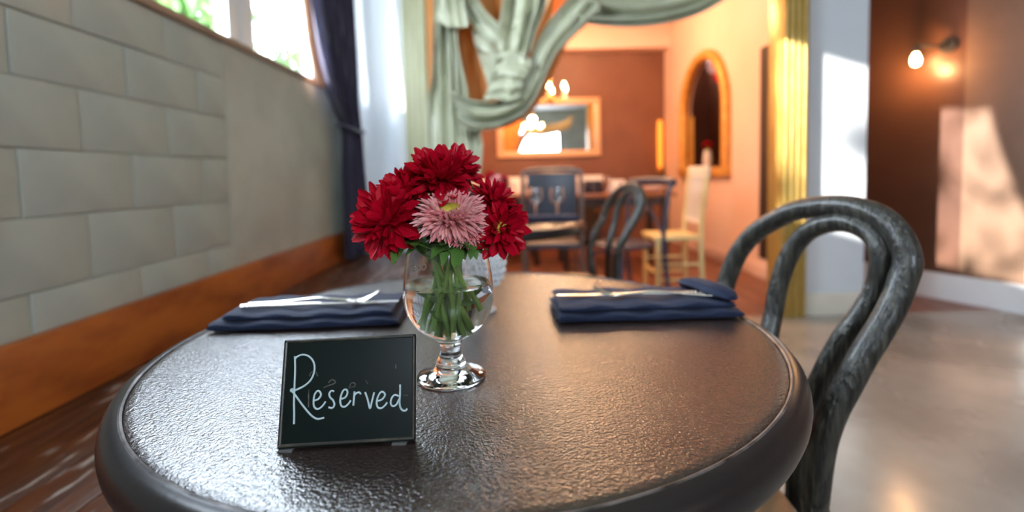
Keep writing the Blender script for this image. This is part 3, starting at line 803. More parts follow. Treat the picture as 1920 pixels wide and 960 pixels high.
# ================================================================== NAPKINS AND CUTLERY
def folded_layer(bm, L, W, z0, h, seed, yoff=0.0, xs=(0, 0), sag=0.0):
    """one cushion-like folded layer with a round fold at the front (-Y)"""
    rd = random.Random(seed)
    nx, nc = 26, 20
    rows = []
    ph = rd.random() * 10
    for i in range(nx + 1):
        u = i / nx
        x = -L / 2 + xs[0] + (L + xs[1] - xs[0]) * u
        e = min(1.0, min(u, 1 - u) / 0.045); e = 0.72 + 0.28 * math.sqrt(max(0, 1 - (1 - e) ** 2))
        row = []
        for k in range(nc):
            a = 2 * PI * k / nc
            cx = math.cos(a); cz = math.sin(a)
            px = math.copysign(abs(cx) ** 0.35, cx) * W / 2
            pz = math.copysign(abs(cz) ** 0.6, cz) * h / 2 * e
            wob = 0.0012 * math.sin(5.1 * u + ph) + 0.0008 * math.sin(13 * u + ph * 2)
            top = (0.0016 * math.sin(7 * u * PI + ph + 3 * px / W) - sag * math.sin(PI * u)) if cz > 0.2 else 0
            row.append((x + 0.0025 * math.sin(9 * a + ph), yoff + px + wob, z0 + h / 2 + pz + top))
        rows.append(row)
    vr = [[bm.verts.new(p) for p in r] for r in rows]
    for a, b in zip(vr, vr[1:]):
        for k in range(nc): bm.faces.new((a[k], a[(k + 1) % nc], b[(k + 1) % nc], b[k]))
    bm.faces.new(vr[0]); bm.faces.new(vr[-1])
    return bm
def napkin(loc, rz, label, flip=False, L=0.25, W=0.118):
    n = empty('folded_napkin', loc, rz, label=label, cat='napkin', group='navy napkins on the near table')
    b = nb()
    folded_layer(b, L, W, 0.0006, 0.0125, 3 + flip, 0, (0.0, 0.0))
    obj('lower_fold', b, 'navy', n)
    b = nb()
    folded_layer(b, L - 0.012, W - 0.008, 0.0120, 0.0105, 8 + flip, 0.006, (0.010, -0.004) if not flip else (-0.002, -0.002), sag=0.0015)
    obj('upper_fold', b, 'navy', n)
    if flip:      # bunched knot of cloth at the handle end
        b = nb(); rows = []
        for i in range(15):
            u = i / 14
            r = 0.0035 + 0.0085 * math.sin(PI * u) ** 0.7 + 0.0015 * math.sin(9 * u)
            c = Vector((L / 2 - 0.012 - 0.028 * u, -W * 0.42 + W * 0.92 * u, 0.022 + 0.010 * math.sin(PI * (0.15 + 0.7 * u)) ))
            rows.append([(c.x + 1.7 * r * math.cos(2 * PI * k / 14) * (1 + 0.18 * math.sin(3 * k)), c.y, c.z + 0.8 * r * math.sin(2 * PI * k / 14)) for k in range(14)])
        grid(b, rows, closed=True)
        b.verts.ensure_lookup_table()
        b.faces.new(b.verts[:14]); b.faces.new(b.verts[-14:])
        obj('bunched_end', b, 'navy', n)
    return n
napkin((-0.284, 0.698, TZ), R_(2.5), 'navy folded napkin at the left of the near table with silver cutlery')
napkin((0.185, 0.697, TZ), R_(1.0), 'navy folded napkin at the right of the near table by the chair', flip=True)

def cutlery_fork(loc, rz, label, mirror=1):
    f = empty('fork', loc, rz, label=label, cat='fork', group='forks on the near table')
    b = nb()
    pts = spline([(-0.095 * mirror, 0, 0.001), (-0.05 * mirror, 0, 0.003), (0.0, 0, 0.007), (0.03 * mirror, 0, 0.004), (0.045 * mirror, 0, 0.002)], 6)
    rr = [0.0045 - 0.0022 * math.sin(PI * min(1, i / (len(pts) - 1) * 1.05)) if i < len(pts) * 0.6 else 0.0026 + 0.003 * (i / (len(pts) - 1) - 0.6) for i in range(len(pts))]
    tube(b, pts, rr, 10, flat=0.55)
    obj('handle', b, 'silver', f)
    b = nb()
    grid(b, [[(mirror * (0.043 + 0.016 * u), (v - 0.5) * 0.019 * (0.45 + 0.55 * u), 0.0022 + 0.0005 * math.cos(v * 6) - 0.001 * u) for v in [j / 6 for j in range(7)]] for u in [i / 5 for i in range(6)]])
    solid(obj('root', b, 'silver', f), 0.0018)
    for k in range(4):
        yv = (k - 1.5) * 0.0052
        p = spline([(mirror * 0.058, yv, 0.0012), (mirror * 0.072, yv * 1.05, 0.004), (mirror * 0.088, yv, 0.013)], 5)
        obj('tine', tube(nb(), p, 0.0011, 6), 'silver', f)
    return f
def cutlery_knife(loc, rz, label, mirror=1):
    f = empty('knife', loc, rz, label=label, cat='knife', group='knives on the near table')
    pts = spline([(-0.105 * mirror, 0, 0.003), (-0.06 * mirror, 0, 0.003), (-0.01 * mirror, 0, 0.003), (0.005 * mirror, 0, 0.003)], 6)
    obj('handle', tube(nb(), pts, [0.0042 - 0.0012 * i / (len(pts) - 1) for i in range(len(pts))], 10, flat=0.65), 'silver', f)
    for k in range(6):
        b = nb(); bmesh.ops.create_icosphere(b, subdivisions=1, radius=0.0016, matrix=Matrix.Translation((-mirror * (0.098 - 0.006 * k), -0.003, 0.0042)))
        obj('bead', b, 'silver', f)
    pr = [(0.004, -0.004), (0.09, -0.0065), (0.112, -0.001), (0.114, 0.003), (0.09, 0.0045), (0.004, 0.004)]
    obj('blade', prism(nb(), [(mirror * x, y) for x, y in pr], 'z', 0.0022, 0.0036), 'silver', f)
    return f
cutlery_fork((-0.282, 0.690, TZ + 0.0245), R_(2), 'silver fork tines up on the left napkin')
cutlery_knife((-0.276, 0.676, TZ + 0.0235), R_(2), 'silver knife in front of the fork on the left napkin')
cutlery_fork((0.205, 0.682, TZ + 0.0245), R_(-7), 'silver fork tines up on the right napkin', -1)
cutlery_knife((0.178, 0.690, TZ + 0.0235), R_(0), 'silver knife behind the fork on the right napkin', -1)

# ================================================================== CURTAIN AND DRAPE
cur = empty('window_curtain', (-0.93, 2.9, 0.5), label='dark navy curtain tied back at the end of the left window', cat='curtain')
rows = []
prof = [(2.62, 2.10, 2.97), (2.2, 2.20, 2.965), (1.81, 2.37, 2.96), (1.6, 2.43, 2.96), (1.42, 2.53, 2.955), (1.28, 2.70, 2.985), (1.20, 2.76, 3.0), (1.0, 2.73, 3.03), (0.8, 2.72, 3.06), (0.50, 2.70, 3.08)]
for z, y0, y1 in spline(prof, 6):
    row = []
    amp = 0.012 + 0.022 * min(1, (y1 - y0) / 0.5)
    for k in range(91):
        v = k / 90
        row.append((-0.925 + amp * math.sin(2 * PI * 7 * v + 1.1 * math.sin(z * 2)) + 0.012 * math.sin(2 * PI * 2.3 * v + z), y0 + (y1 - y0) * v, z))
    rows.append(row)
solid(obj('curtain_cloth', grid(nb(), rows), 'curtain', cur, world=True), 0.003)
obj('tie_band', tube(nb(), spline([(-0.965, 2.99, 1.27), (-0.90, 3.0, 1.245), (-0.872, 2.88, 1.225), (-0.885, 2.76, 1.235), (-0.93, 2.72, 1.25), (-0.975, 2.80, 1.26)], 6), 0.02, 10, flat=0.4), 'curtain', cur, world=True)
rows = []
for z, y0, y1 in spline(prof[:5], 6):
    rows.append([(-0.955, y0 - 0.055 + 0.01 * math.sin(4 * z), z), (-0.94, y0 - 0.03, z), (-0.935, y0 + 0.01, z)])
tag(solid(obj('curtain_lining', grid(nb(), rows), 'lining', cur, world=True), 0.003), 'peach lining edge')
obj('curtain_rod', tube(nb(), [(-0.925, 1.9, 2.64), (-0.925, 2.5, 2.64), (-0.925, 3.05, 2.64)], 0.014, 10), 'iron', cur, world=True)

cur_shade = empty('window_curtain', (-0.93, 0.9, 0.9), label='added unseen navy curtain at the near part of the left window, trimming the sun patch', cat='curtain')  # unseen curtain added to cut off one edge of the sun patch
rows = []
for z, y0, y1 in spline([(2.62, 0.62, 1.40), (2.4, 0.62, 1.36), (2.1, 0.62, 1.26), (1.8, 0.62, 1.12), (1.5, 0.62, 0.86), (1.2, 0.62, 0.80), (0.9, 0.60, 0.82)], 6):
    rows.append([(-0.945 + 0.02 * math.sin(2 * PI * 6 * k / 60), y0 + (y1 - y0) * k / 60, z) for k in range(61)])
solid(obj('curtain_cloth', grid(nb(), rows), 'curtain', cur_shade, world=True), 0.003)
obj('curtain_rod', tube(nb(), [(-0.945, 0.4, 2.64), (-0.945, 0.9, 2.64), (-0.945, 1.4, 2.64)], 0.014, 10), 'iron', cur_shade, world=True)

drape = empty('satin_drape', (0.1, YP - 0.08, 2.0), label='sage green satin swag draped across the top left of the opening', cat='drape')
def drape_sheet(name, curves, m, folds=5, amp=0.04, Y=3.0, phase=0.0, nu=36, nv=70, sharp=1.0, yv=0.0, yu=0.0):
    """curves: picture polylines (all the same fold direction), lofted across; folds ripple towards the viewer"""
    rs = []
    for c in curves:
        s = spline(c, 12)
        rs.append([s[int(round(i * (len(s) - 1) / (nu - 1)))] for i in range(nu)])
    K = len(rs); rows = []
    for j in range(nv):
        v = j / (nv - 1)
        f = v * (K - 1); i0 = min(int(f), K - 2); t = f - i0
        row = []
        for i in range(nu):
            u = i / (nu - 1)
            P = [rs[max(min(q, K - 1), 0)][i] for q in (i0 - 1, i0, i0 + 1, i0 + 2)]
            xy = [0.5 * (2 * P[1][d] + (P[2][d] - P[0][d]) * t + (2 * P[0][d] - 5 * P[1][d] + 4 * P[2][d] - P[3][d]) * t * t + (3 * P[1][d] - P[0][d] - 3 * P[2][d] + P[3][d]) * t ** 3) for d in (0, 1)]
            s = math.sin(2 * PI * (folds * v + phase + 0.10 * math.sin(3 * u + 7 * v)))
            s = math.copysign(abs(s) ** sharp, s)
            wr = noise.noise(Vector((u * 5 + phase * 9, v * 4, phase * 3))) + 0.6 * noise.noise(Vector((u * 11, v * 9 + phase * 5, 3.0)))
            s2 = math.sin(2 * PI * (folds * 2.3 * v + 0.4 * u + phase * 3))
            yo = Y - amp * (s + 0.25 * s2 + 0.75 * wr) * (0.75 + 0.35 * math.sin(4 * u + phase * 5)) + yv * v + yu * u
            row.append(at(xy[0], xy[1], yo))
        rows.append(row)
    o = obj(name, grid(nb(), rows), m, drape, world=True)
    return solid(o, 0.003)
# lining behind everything, coloured by the orange light there
drape_sheet('orange_lit_lining', [[(812, -60), (835, 60), (850, 160), (862, 230)], [(880, -60), (900, 60), (915, 150), (925, 215)], [(960, -60), (965, 60), (970, 130), (962, 200)], [(1040, -60), (1035, 20), (1010, 110), (985, 190)]], 'orange_lit_cloth', 4, 0.02, 3.19)
# tail hanging down along the left column
drape_sheet('left_tail', [[(815, -60), (813, 60), (809, 150), (800, 205), (799, 330)], [(826, -60), (822, 60), (824, 170), (826, 330)], [(852, -60), (842, 60), (846, 170), (852, 330)], [(872, -60), (850, 60), (864, 170), (880, 330)], [(884, -60), (858, 60), (880, 180), (900, 330)]], 'satin', 4.5, 0.042, 3.02, 0.1)
drape_sheet('left_flap', [[(812, -30), (816, 10), (814, 40)], [(832, -30), (836, 14), (842, 50)], [(852, -30), (856, 14), (864, 52)], [(866, -30), (872, 10), (878, 50)]], 'satin', 3, 0.03, 2.90, 0.3, nv=40)
# cowl sagging between the left tail and the knot
drape_sheet('cowl', [[(884, 54), (915, 60), (950, 80), (986, 100)], [(895, 96), (925, 106), (955, 118), (990, 114)], [(908, 138), (935, 146), (965, 142), (1000, 128)], [(918, 172), (945, 180), (975, 170), (1010, 142)]], 'satin', 2.4, 0.05, 3.0, 0.55)
# narrow cascade down to the knot
drape_sheet('upper_cascade', [[(850, -50), (866, 10), (884, 44), (910, 70), (940, 88), (968, 104)], [(862, -50), (878, 0), (900, 34), (928, 58), (955, 76), (980, 96)], [(876, -50), (892, -10), (912, 22), (940, 48), (966, 66), (990, 90)]], 'satin', 2.0, 0.03, 2.97, 0.2, nv=50)
# tail falling from the top to the knot
drape_sheet('centre_tail', [[(948, -50), (940, 20), (934, 60), (934, 94)], [(972, -50), (966, 20), (960, 60), (956, 102)], [(1000, -50), (992, 20), (984, 60), (974, 108)], [(1024, -50), (1010, 20), (998, 60), (988, 104)], [(1048, -50), (1022, 20), (1006, 60), (996, 92)]], 'satin', 3.4, 0.045, 2.90, 0.0)
# knot with pleats
drape_sheet('knot', [[(930, 104), (950, 96), (975, 98), (1000, 112)], [(926, 130), (945, 122), (968, 126), (990, 136)], [(915, 165), (935, 160), (958, 162), (978, 160)], [(905, 190), (930, 186), (955, 190), (975, 182)]], 'satin', 3.6, 0.035, 2.86, 0.7, nv=60)
# big diagonal swag
drape_sheet('diagonal_swag', [[(846, 168), (880, 186), (930, 190), (968, 168), (990, 120), (1010, 70), (1040, 26), (1090, -30)],
                              [(852, 188), (885, 212), (935, 210), (980, 186), (1006, 140), (1030, 86), (1066, 40), (1110, -20)],
                              [(858, 212), (890, 232), (938, 228), (986, 204), (1014, 156), (1040, 100), (1082, 52), (1124, 4)],
                              [(864, 246), (896, 246), (944, 234), (986, 210), (1012, 170), (1040, 108), (1082, 62), (1130, 20)]], 'satin', 2.6, 0.06, 2.92, 0.35, sharp=0.8)
drape_sheet('swag_lining', [[(900, 236), (950, 222), (996, 196), (1020, 150), (1046, 92), (1078, 46)], [(905, 244), (955, 236), (1002, 204), (1032, 150), (1056, 96), (1084, 40)]], 'orange_lit_cloth', 1.0, 0.012, 3.08, 0.1, nv=12)
# cascade under the swag
drape_sheet('lower_cascade', [[(862, 240), (868, 280), (872, 340)], [(876, 236), (882, 280), (884, 340)], [(888, 238), (894, 280), (892, 340)], [(900, 240), (905, 275), (899, 340)]], 'satin', 3, 0.035, 2.95, 0.45, nv=40)
# long swag across the top to the right
drape_sheet('right_swag', [[(1068, -70), (1120, -40), (1180, -22), (1260, -30), (1330, -50), (1390, -90)],
                           [(1064, -20), (1110, 0), (1180, 12), (1250, 6), (1320, -16), (1388, -60)],
                           [(1066, 26), (1110, 34), (1180, 36), (1250, 30), (1320, 10), (1384, -34)],
                           [(1072, 36), (1110, 46), (1180, 51), (1250, 44), (1320, 22), (1380, -14)]], 'satin', 3.2, 0.055, 2.97, 0.15)

# ================================================================== SECOND TABLE GROUP
table2 = copy_tree(table1)
table2.location = (-0.06, 2.10, 0)
tag(table2, 'round bistro table just behind the near one with a navy napkin on it')
chair2 = copy_tree(chair1)
chair2.location = (0.25, 2.16, 0); chair2.rotation_euler = (0, 0, R_(18))
tag(chair2, 'bentwood chair at the right of the second round table')
n2 = empty('folded_napkin', (0.17, 2.12, TZ), R_(2), label='navy folded napkin on the second round table', cat='napkin')
b = nb(); folded_layer(b, 0.25, 0.12, 0.0006, 0.012, 5); obj('lower_fold', b, 'navy', n2)
b = nb(); folded_layer(b, 0.24, 0.11, 0.0118, 0.010, 6, 0.004); obj('upper_fold', b, 'navy', n2)

def small_vase(name, loc, label, h=0.12, r=0.035, m='glass', n=3, group='small flower vases', cols=('red', 'red', 'pink')):
    v = empty(name, loc, label=label, cat='vase', group=group)
    obj('vase_body', lathe(nb(), [(0, 0.001), (r * 0.8, 0.001), (r, h * 0.3), (r * 0.9, h * 0.75), (r * 0.7, h), (r * 0.62, h), (r * 0.8, h * 0.72), (r * 0.88, h * 0.3), (r * 0.7, 0.008), (0, 0.008)], 24), m, v)
    rd = random.Random(hash(label) % 1000 if False else len(label))
    for k in range(n):
        a = 2 * PI * k / n + 0.5
        c = Vector((math.cos(a) * 0.032, math.sin(a) * 0.032, h + 0.055 + 0.018 * (k % 2)))
        obj('stem', tube(nb(), spline([(0, 0, 0.015), (c.x * 0.3, c.y * 0.3, h), tuple(c)], 5), 0.003, 6), 'stem', v)
        b = nb(); 
        for q in range(46):
            zz = 1 - 2 * (q + 0.5) / 46; aa = q * 2.39996
            d = Vector((math.sqrt(1 - zz * zz) * math.cos(aa), math.sqrt(1 - zz * zz) * math.sin(aa), zz * 0.75))
            t = petal_mesh('p', 0.034, 0.014, 0.4, 0.2, 2, 2)
            x_ = d.normalized(); z_ = frame(x_)[0]; y_ = z_.cross(x_)
            bmesh.ops.transform(t, matrix=Matrix(((x_.x, y_.x, z_.x, c.x), (x_.y, y_.y, z_.y, c.y), (x_.z, y_.z, z_.z, c.z), (0, 0, 0, 1))), verts=t.verts)
            m_ = bpy.data.meshes.new('t'); t.to_mesh(m_); t.free(); b.from_mesh(m_); bpy.data.meshes.remove(m_)
        obj('bloom', b, cols[k % len(cols)], v)
    for k in range(5):
        a = 2 * PI * k / 5
        place('leaf', leaf_data(), v, Vector((0, 0, h * 0.95)), Vector((math.cos(a), math.sin(a), 0.5)), Vector((0, 0, 1)), 0.05)
    return v
small_vase('flower_vase', (-0.055, 2.02, TZ), 'small glass vase of red and pink flowers on the second round table', 0.12, 0.04)

def wine_glass(name, loc, label, group, h=0.14, m='glass'):
    g = empty(name, loc, label=label, cat='glass', group=group)
    obj('bowl', lathe(nb(), [(0, h * 0.42), (0.02, h * 0.45), (0.034, h * 0.62), (0.033, h * 0.82), (0.029, h), (0.027, h), (0.031, h * 0.82), (0.032, h * 0.63), (0.018, h * 0.48), (0, h * 0.46)], 24), m, g)
    obj('stem', lathe(nb(), [(0, 0.001), (0.03, 0.001), (0.03, 0.003), (0.006, 0.008), (0.004, h * 0.2), (0.006, h * 0.42), (0, h * 0.42)], 20), m, g)
    return g
wine_glass('wine_glass', (0.12, 2.33, TZ), 'stemmed glass at the back edge of the second round table', 'glasses in the back')
wine_glass('wine_glass', (0.22, 2.28, TZ), 'stemmed glass beside the bentwood chair on the second round table', 'glasses in the back')

# ================================================================== BACKGROUND CHAIRS AND TABLES
# steel-framed chair with a slate vinyl back
pc = empty('padded_chair', (0.29, 3.45, 0), R_(-3), label='steel framed chair with a dark vinyl back seen from behind', cat='chair')
obj('backrest', box(nb(), (-0.165, -0.20, 0.58), (0.165, -0.168, 0.965), bev=0.014), 'vinyl', pc)
pts = spline([(-0.20, -0.185, 0.0), (-0.198, -0.19, 0.5), (-0.195, -0.195, 0.9), (-0.17, -0.195, 0.975), (0, -0.195, 0.988), (0.17, -0.195, 0.975), (0.195, -0.195, 0.9), (0.198, -0.19, 0.5), (0.20, -0.185, 0.0)], 8)
obj('back_frame', tube(nb(), pts, 0.014, 10), 'steel', pc)
obj('seat', box(nb(), (-0.19, -0.165, 0.44), (0.19, 0.22, 0.48), bev=0.014), 'vinyl', pc)
for s in (-1, 1):
    obj('leg', tube(nb(), [(s * 0.185, 0.20, 0.0), (s * 0.182, 0.19, 0.22), (s * 0.178, 0.185, 0.44)], 0.013, 8), 'steel', pc)
    obj('stretcher', tube(nb(), [(s * 0.185, 0.195, 0.18), (s * 0.19, 0.0, 0.18), (s * 0.198, -0.185, 0.18)], 0.009, 8), 'steel', pc)
# dark cross-back chair
cc = empty('cross_back_chair', (0.80, 3.42, 0), R_(-62), label='slate blue cross-back chair between the bentwood and the yellow chair', cat='chair')
for s in (-1, 1):
    obj('back_post', tube(nb(), spline([(s * 0.20, 0.24, 0.0), (s * 0.19, 0.19, 0.45), (s * 0.195, 0.22, 0.72), (s * 0.19, 0.26, 0.88)], 6), 0.015, 10), 'slate_paint', cc)
    obj('cross_slat', tube(nb(), spline([(s * 0.185, 0.195, 0.50), (0.05 * s, 0.235, 0.64), (-0.05 * s, 0.24, 0.72), (-s * 0.185, 0.25, 0.84)], 6), 0.011, 8, flat=0.6), 'slate_paint', cc)
    obj('leg', tube(nb(), [(s * 0.18, -0.19, 0.0), (s * 0.175, -0.18, 0.22), (s * 0.17, -0.17, 0.43)], 0.014, 8), 'slate_paint', cc)
obj('top_rail', tube(nb(), spline([(-0.22, 0.255, 0.875), (-0.1, 0.28, 0.885), (0.1, 0.28, 0.885), (0.22, 0.255, 0.875)], 6), 0.024, 10, flat=1.2), 'slate_paint', cc)
obj('seat', lathe(nb(), [(0, 0.43), (0.19, 0.43), (0.208, 0.44), (0.208, 0.455), (0.19, 0.462), (0, 0.458)], 40), 'slate_paint', cc)
obj('leg_hoop', tube(nb(), spline([(-0.175, -0.17, 0.24), (-0.1, -0.18, 0.38), (0, -0.185, 0.41), (0.1, -0.18, 0.38), (0.175, -0.17, 0.24)], 6), 0.009, 8), 'slate_paint', cc)
# cream-yellow spindle chair
yc = empty('spindle_chair', (1.30, 3.86, 0), R_(0), label='cream yellow spindle-back wooden chair by the salmon wall', cat='chair')
for s in (-1, 1):
    obj('back_post', tube(nb(), spline([(0.165, s * 0.18, 0.0), (0.15, s * 0.18, 0.45), (0.175, s * 0.18, 0.75), (0.20, s * 0.18, 0.98)], 6), 0.019, 10), 'yellow_paint', yc)
    obj('leg', tube(nb(), [(-0.18, s * 0.17, 0.0), (-0.178, s * 0.17, 0.2), (-0.175, s * 0.17, 0.425)], 0.019, 10), 'yellow_paint', yc)
    for z in (0.12, 0.24):
        obj('stretcher', tube(nb(), [(-0.18, s * 0.17, z), (0, s * 0.175, z), (0.158, s * 0.18, z)], 0.011, 8), 'yellow_paint', yc)
obj('stretcher', tube(nb(), [(-0.18, -0.17, 0.17), (-0.18, 0, 0.17), (-0.18, 0.17, 0.17)], 0.011, 8), 'yellow_paint', yc)
obj('seat', box(nb(), (-0.205, -0.20, 0.425), (0.145, 0.20, 0.46), bev=0.012), 'yellow_paint', yc)
obj('top_rail', box(nb(), (0.185, -0.20, 0.90), (0.212, 0.20, 0.99), bev=0.01), 'cream', yc)
obj('lower_rail', box(nb(), (0.150, -0.17, 0.54), (0.172, 0.17, 0.575), bev=0.006), 'cream', yc)
for k in range(7):
    y = -0.145 + 0.29 * k / 6
    obj('spindle', tube(nb(), [(0.16, y, 0.57), (0.178, y, 0.74), (0.198, y, 0.905)], 0.011, 8), 'cream', yc)

def long_table(loc, sx, sy, label):
    t = empty('dining_table', loc, label=label, cat='table', group='long tables in the back room')
    n = 4
    for k in range(n):
        y0 = -sy / 2 + sy * k / n
        obj('top_plank', box(nb(), (-sx / 2, y0 + 0.002, 0.715), (sx / 2, y0 + sy / n - 0.002, 0.75), bev=0.004), 'orange_wood', t)
    obj('apron', box(nb(), (-sx / 2 + 0.06, -sy / 2 + 0.06, 0.63), (sx / 2 - 0.06, sy / 2 - 0.06, 0.714)), 'dark_trim', t)
    for a in (-1, 1):
        for c in (-1, 1):
            obj('leg', box(nb(), (a * (sx / 2 - 0.09) - 0.03, c * (sy / 2 - 0.09) - 0.03, 0), (a * (sx / 2 - 0.09) + 0.03, c * (sy / 2 - 0.09) + 0.03, 0.6295), bev=0.005), 'dark_trim', t)
    return t
long_table((1.02, 4.98, 0), 1.15, 0.7, 'wood-topped dining table in the back room behind the cross-back chair')
long_table((-0.10, 5.35, 0), 0.9, 0.75, 'wood-topped dining table in the back room left of the vinyl-backed chair')
sb = empty('sideboard', (0.35, 6.45, 0), label='dark sideboard with a thick white top against the far wall', cat='sideboard')
obj('body', box(nb(), (-0.80, -0.20, 0.06), (0.80, 0.20, 0.829), bev=0.006), 'dark_trim', sb)
obj('white_top', box(nb(), (-0.86, -0.24, 0.83), (0.84, 0.23, 0.925), bev=0.01), 'white_cloth', sb)
for k in range(4):
    d_ = obj('door', box(nb(), (-0.78 + 0.395 * k, -0.215, 0.10), (-0.40 + 0.395 * k, -0.2005, 0.80), bev=0.004), 'dark_trim', sb)
    obj('knob', box(nb(), (-0.44 + 0.395 * k, -0.23, 0.45), (-0.42 + 0.395 * k, -0.2155, 0.48), bev=0.003), 'gold', d_)
for a_ in (-0.75, 0.75):
    obj('leg', box(nb(), (a_ - 0.04, -0.18, 0.0), (a_ + 0.04, 0.18, 0.0595)), 'dark_trim', sb)
def standing_napkin(loc, rz, label, m='white_cloth', group='white napkins on the back tables'):
    n = empty('standing_napkin', loc, rz, label=label, cat='napkin', group=group)
    rows = []
    for i in range(9):
        u = i / 8
        rows.append([((v - 0.5) * 0.20 * (1 - 0.25 * u), 0.035 * math.sin(PI * 3 * v) * (1 - u * 0.8), 0.002 + 0.13 * u) for v in [j / 18 for j in range(19)]])
    solid(obj('pleated_cloth', grid(nb(), rows), m, n), 0.004)
    return n
standing_napkin((-0.22, 5.2, TZ), 0.1, 'white pleated napkin on the left back table nearest the drape')
standing_napkin((0.08, 5.2, TZ), -0.1, 'white pleated napkin on the left back table beside the vinyl-backed chair')
standing_napkin((0.62, 4.9, TZ), 0.1, 'white pleated napkin at the left end of the right back table')
standing_napkin((0.84, 4.85, TZ), 0.0, 'blue pleated napkin in the middle of the right back table', 'slate_paint', 'blue napkins on the back tables')
standing_napkin((1.08, 4.9, TZ), 0.0, 'white pleated napkin in the middle of the right back table')
wine_glass('wine_glass', (0.98, 4.80, TZ), 'stemmed glass on the right back table', 'glasses in the back', 0.17)
wine_glass('wine_glass', (0.72, 4.78, TZ), 'stemmed glass left of the blue napkin on the right back table', 'glasses in the back', 0.17)
wine_glass('wine_glass', (-0.05, 5.15, TZ), 'stemmed glass on the left back table', 'glasses in the back', 0.17)
b = nb(); lathe(b, [(0, 0.001), (0.06, 0.001), (0.10, 0.03), (0.115, 0.06), (0.11, 0.06), (0.09, 0.03), (0, 0.012)], 32)
tag(obj('serving_bowl', b, 'pearl', origin=None), 'pale round bowl at the right end of the right back table', 'bowl').location = (1.42, 4.85, TZ)

# ================================================================== MIRROR, CHANDELIER, LAMPS
mr = empty('wall_mirror', (0.56, YF - 0.03, 1.2), label='rectangular mirror in a wide peach gilt frame on the far brown wall', cat='mirror')
mx0, mx1, mz0, mz1 = -0.17, 1.285, 1.20, 2.01
fw = 0.085
obj('mirror_glass', box(nb(), (mx0 + fw, YF - 0.02, mz0 + fw), (mx1 - fw, YF - 0.012, mz1 - fw)), 'mirror', mr, world=True, smooth=False)
for lo, hi in (((mx0, YF - 0.06, mz0), (mx1, YF - 0.004, mz0 + fw)), ((mx0, YF - 0.06, mz1 - fw), (mx1, YF - 0.004, mz1)), ((mx0, YF - 0.06, mz0 + fw), (mx0 + fw, YF - 0.004, mz1 - fw)), ((mx1 - fw, YF - 0.06, mz0 + fw), (mx1, YF - 0.004, mz1 - fw))):
    obj('frame_rail', box(nb(), lo, hi, bev=0.012), 'frame_peach', mr, world=True)

CHX, CHY, CHZ = 0.43, 5.0, 1.72
ch = empty('chandelier', (CHX, CHY, 3.1), label='lit candle chandelier hanging above the back tables beside the drape', cat='chandelier')
obj('stem', tube(nb(), [(CHX, CHY, 3.1), (CHX, CHY, 2.4), (CHX, CHY, CHZ)], 0.012, 10), 'gold', ch, world=True)
obj('hub', lathe(nb(), [(0, CHZ - 0.06), (0.03, CHZ - 0.04), (0.045, CHZ), (0.03, CHZ + 0.05), (0, CHZ + 0.07)], 20, c=(CHX, CHY, 0)), 'gold', ch, world=True)
for k in range(6):
    a = 2 * PI * k / 6 + 0.35
    ca, sa = math.cos(a), math.sin(a)
    Rr = 0.17
    obj('arm', tube(nb(), spline([(CHX, CHY, CHZ), (CHX + ca * 0.08, CHY + sa * 0.08, CHZ - 0.035), (CHX + ca * Rr, CHY + sa * Rr, CHZ + 0.02)], 6), 0.008, 8), 'gold', ch, world=True)
    obj('candle', lathe(nb(), [(0, CHZ + 0.02), (0.025, CHZ + 0.022), (0.011, CHZ + 0.03), (0.011, CHZ + 0.075), (0, CHZ + 0.075)], 12, c=(CHX + ca * Rr, CHY + sa * Rr, 0)), 'cream', ch, world=True)
    obj('bulb', lathe(nb(), [(0, CHZ + 0.075), (0.012, CHZ + 0.085), (0.018, CHZ + 0.105), (0.012, CHZ + 0.13), (0, CHZ + 0.15)], 12, c=(CHX + ca * Rr, CHY + sa * Rr, 0)), 'bulb', ch, world=True)
    b = nb(); bmesh.ops.create_icosphere(b, subdivisions=1, radius=0.012, matrix=Matrix.Translation((CHX + ca * Rr, CHY + sa * Rr, CHZ - 0.02)))
    obj('crystal_drop', b, 'crystal', ch, world=True, smooth=False)
def lamp(loc, watts, col=(1.0, 0.60, 0.32), r=0.05):
    l = bpy.data.lights.new('lamp_light', 'POINT'); l.energy = watts; l.color = col; l.shadow_soft_size = r
    o = bpy.data.objects.new('lamp_light', l); COL.objects.link(o); o.location = loc
    return o
lamp((CHX, CHY, CHZ + 0.22), 30)

def pendant(loc, label, watts):  # added lamps out of view that warm the back room
    p = empty('fill_pendant', (loc[0], loc[1], 3.1), label=label, cat='lamp', group='added fill pendants in the back room')
    obj('cord', tube(nb(), [(loc[0], loc[1], 3.1), (loc[0], loc[1], 2.95), (loc[0], loc[1], loc[2] + 0.08)], 0.005, 6), 'iron', p, world=True)
    obj('lamp_shade', lathe(nb(), [(0.02, loc[2] + 0.10), (0.05, loc[2] + 0.09), (0.12, loc[2]), (0.115, loc[2]), (0.045, loc[2] + 0.08), (0.02, loc[2] + 0.09)], 24, c=(loc[0], loc[1], 0)), 'iron', p, world=True)
    b = nb(); bmesh.ops.create_icosphere(b, subdivisions=2, radius=0.03, matrix=Matrix.Translation((loc[0], loc[1], loc[2] + 0.03)))
    obj('bulb', b, 'bulb', p, world=True)
    lamp((loc[0], loc[1], loc[2] - 0.03), watts)
pendant((0.95, 5.3, 2.74), 'added black fill pendant out of view on the right of the back room ceiling', 52)
pendant((-0.1, 4.1, 2.72), 'added black fill pendant out of view behind the drape on the back room ceiling', 55)

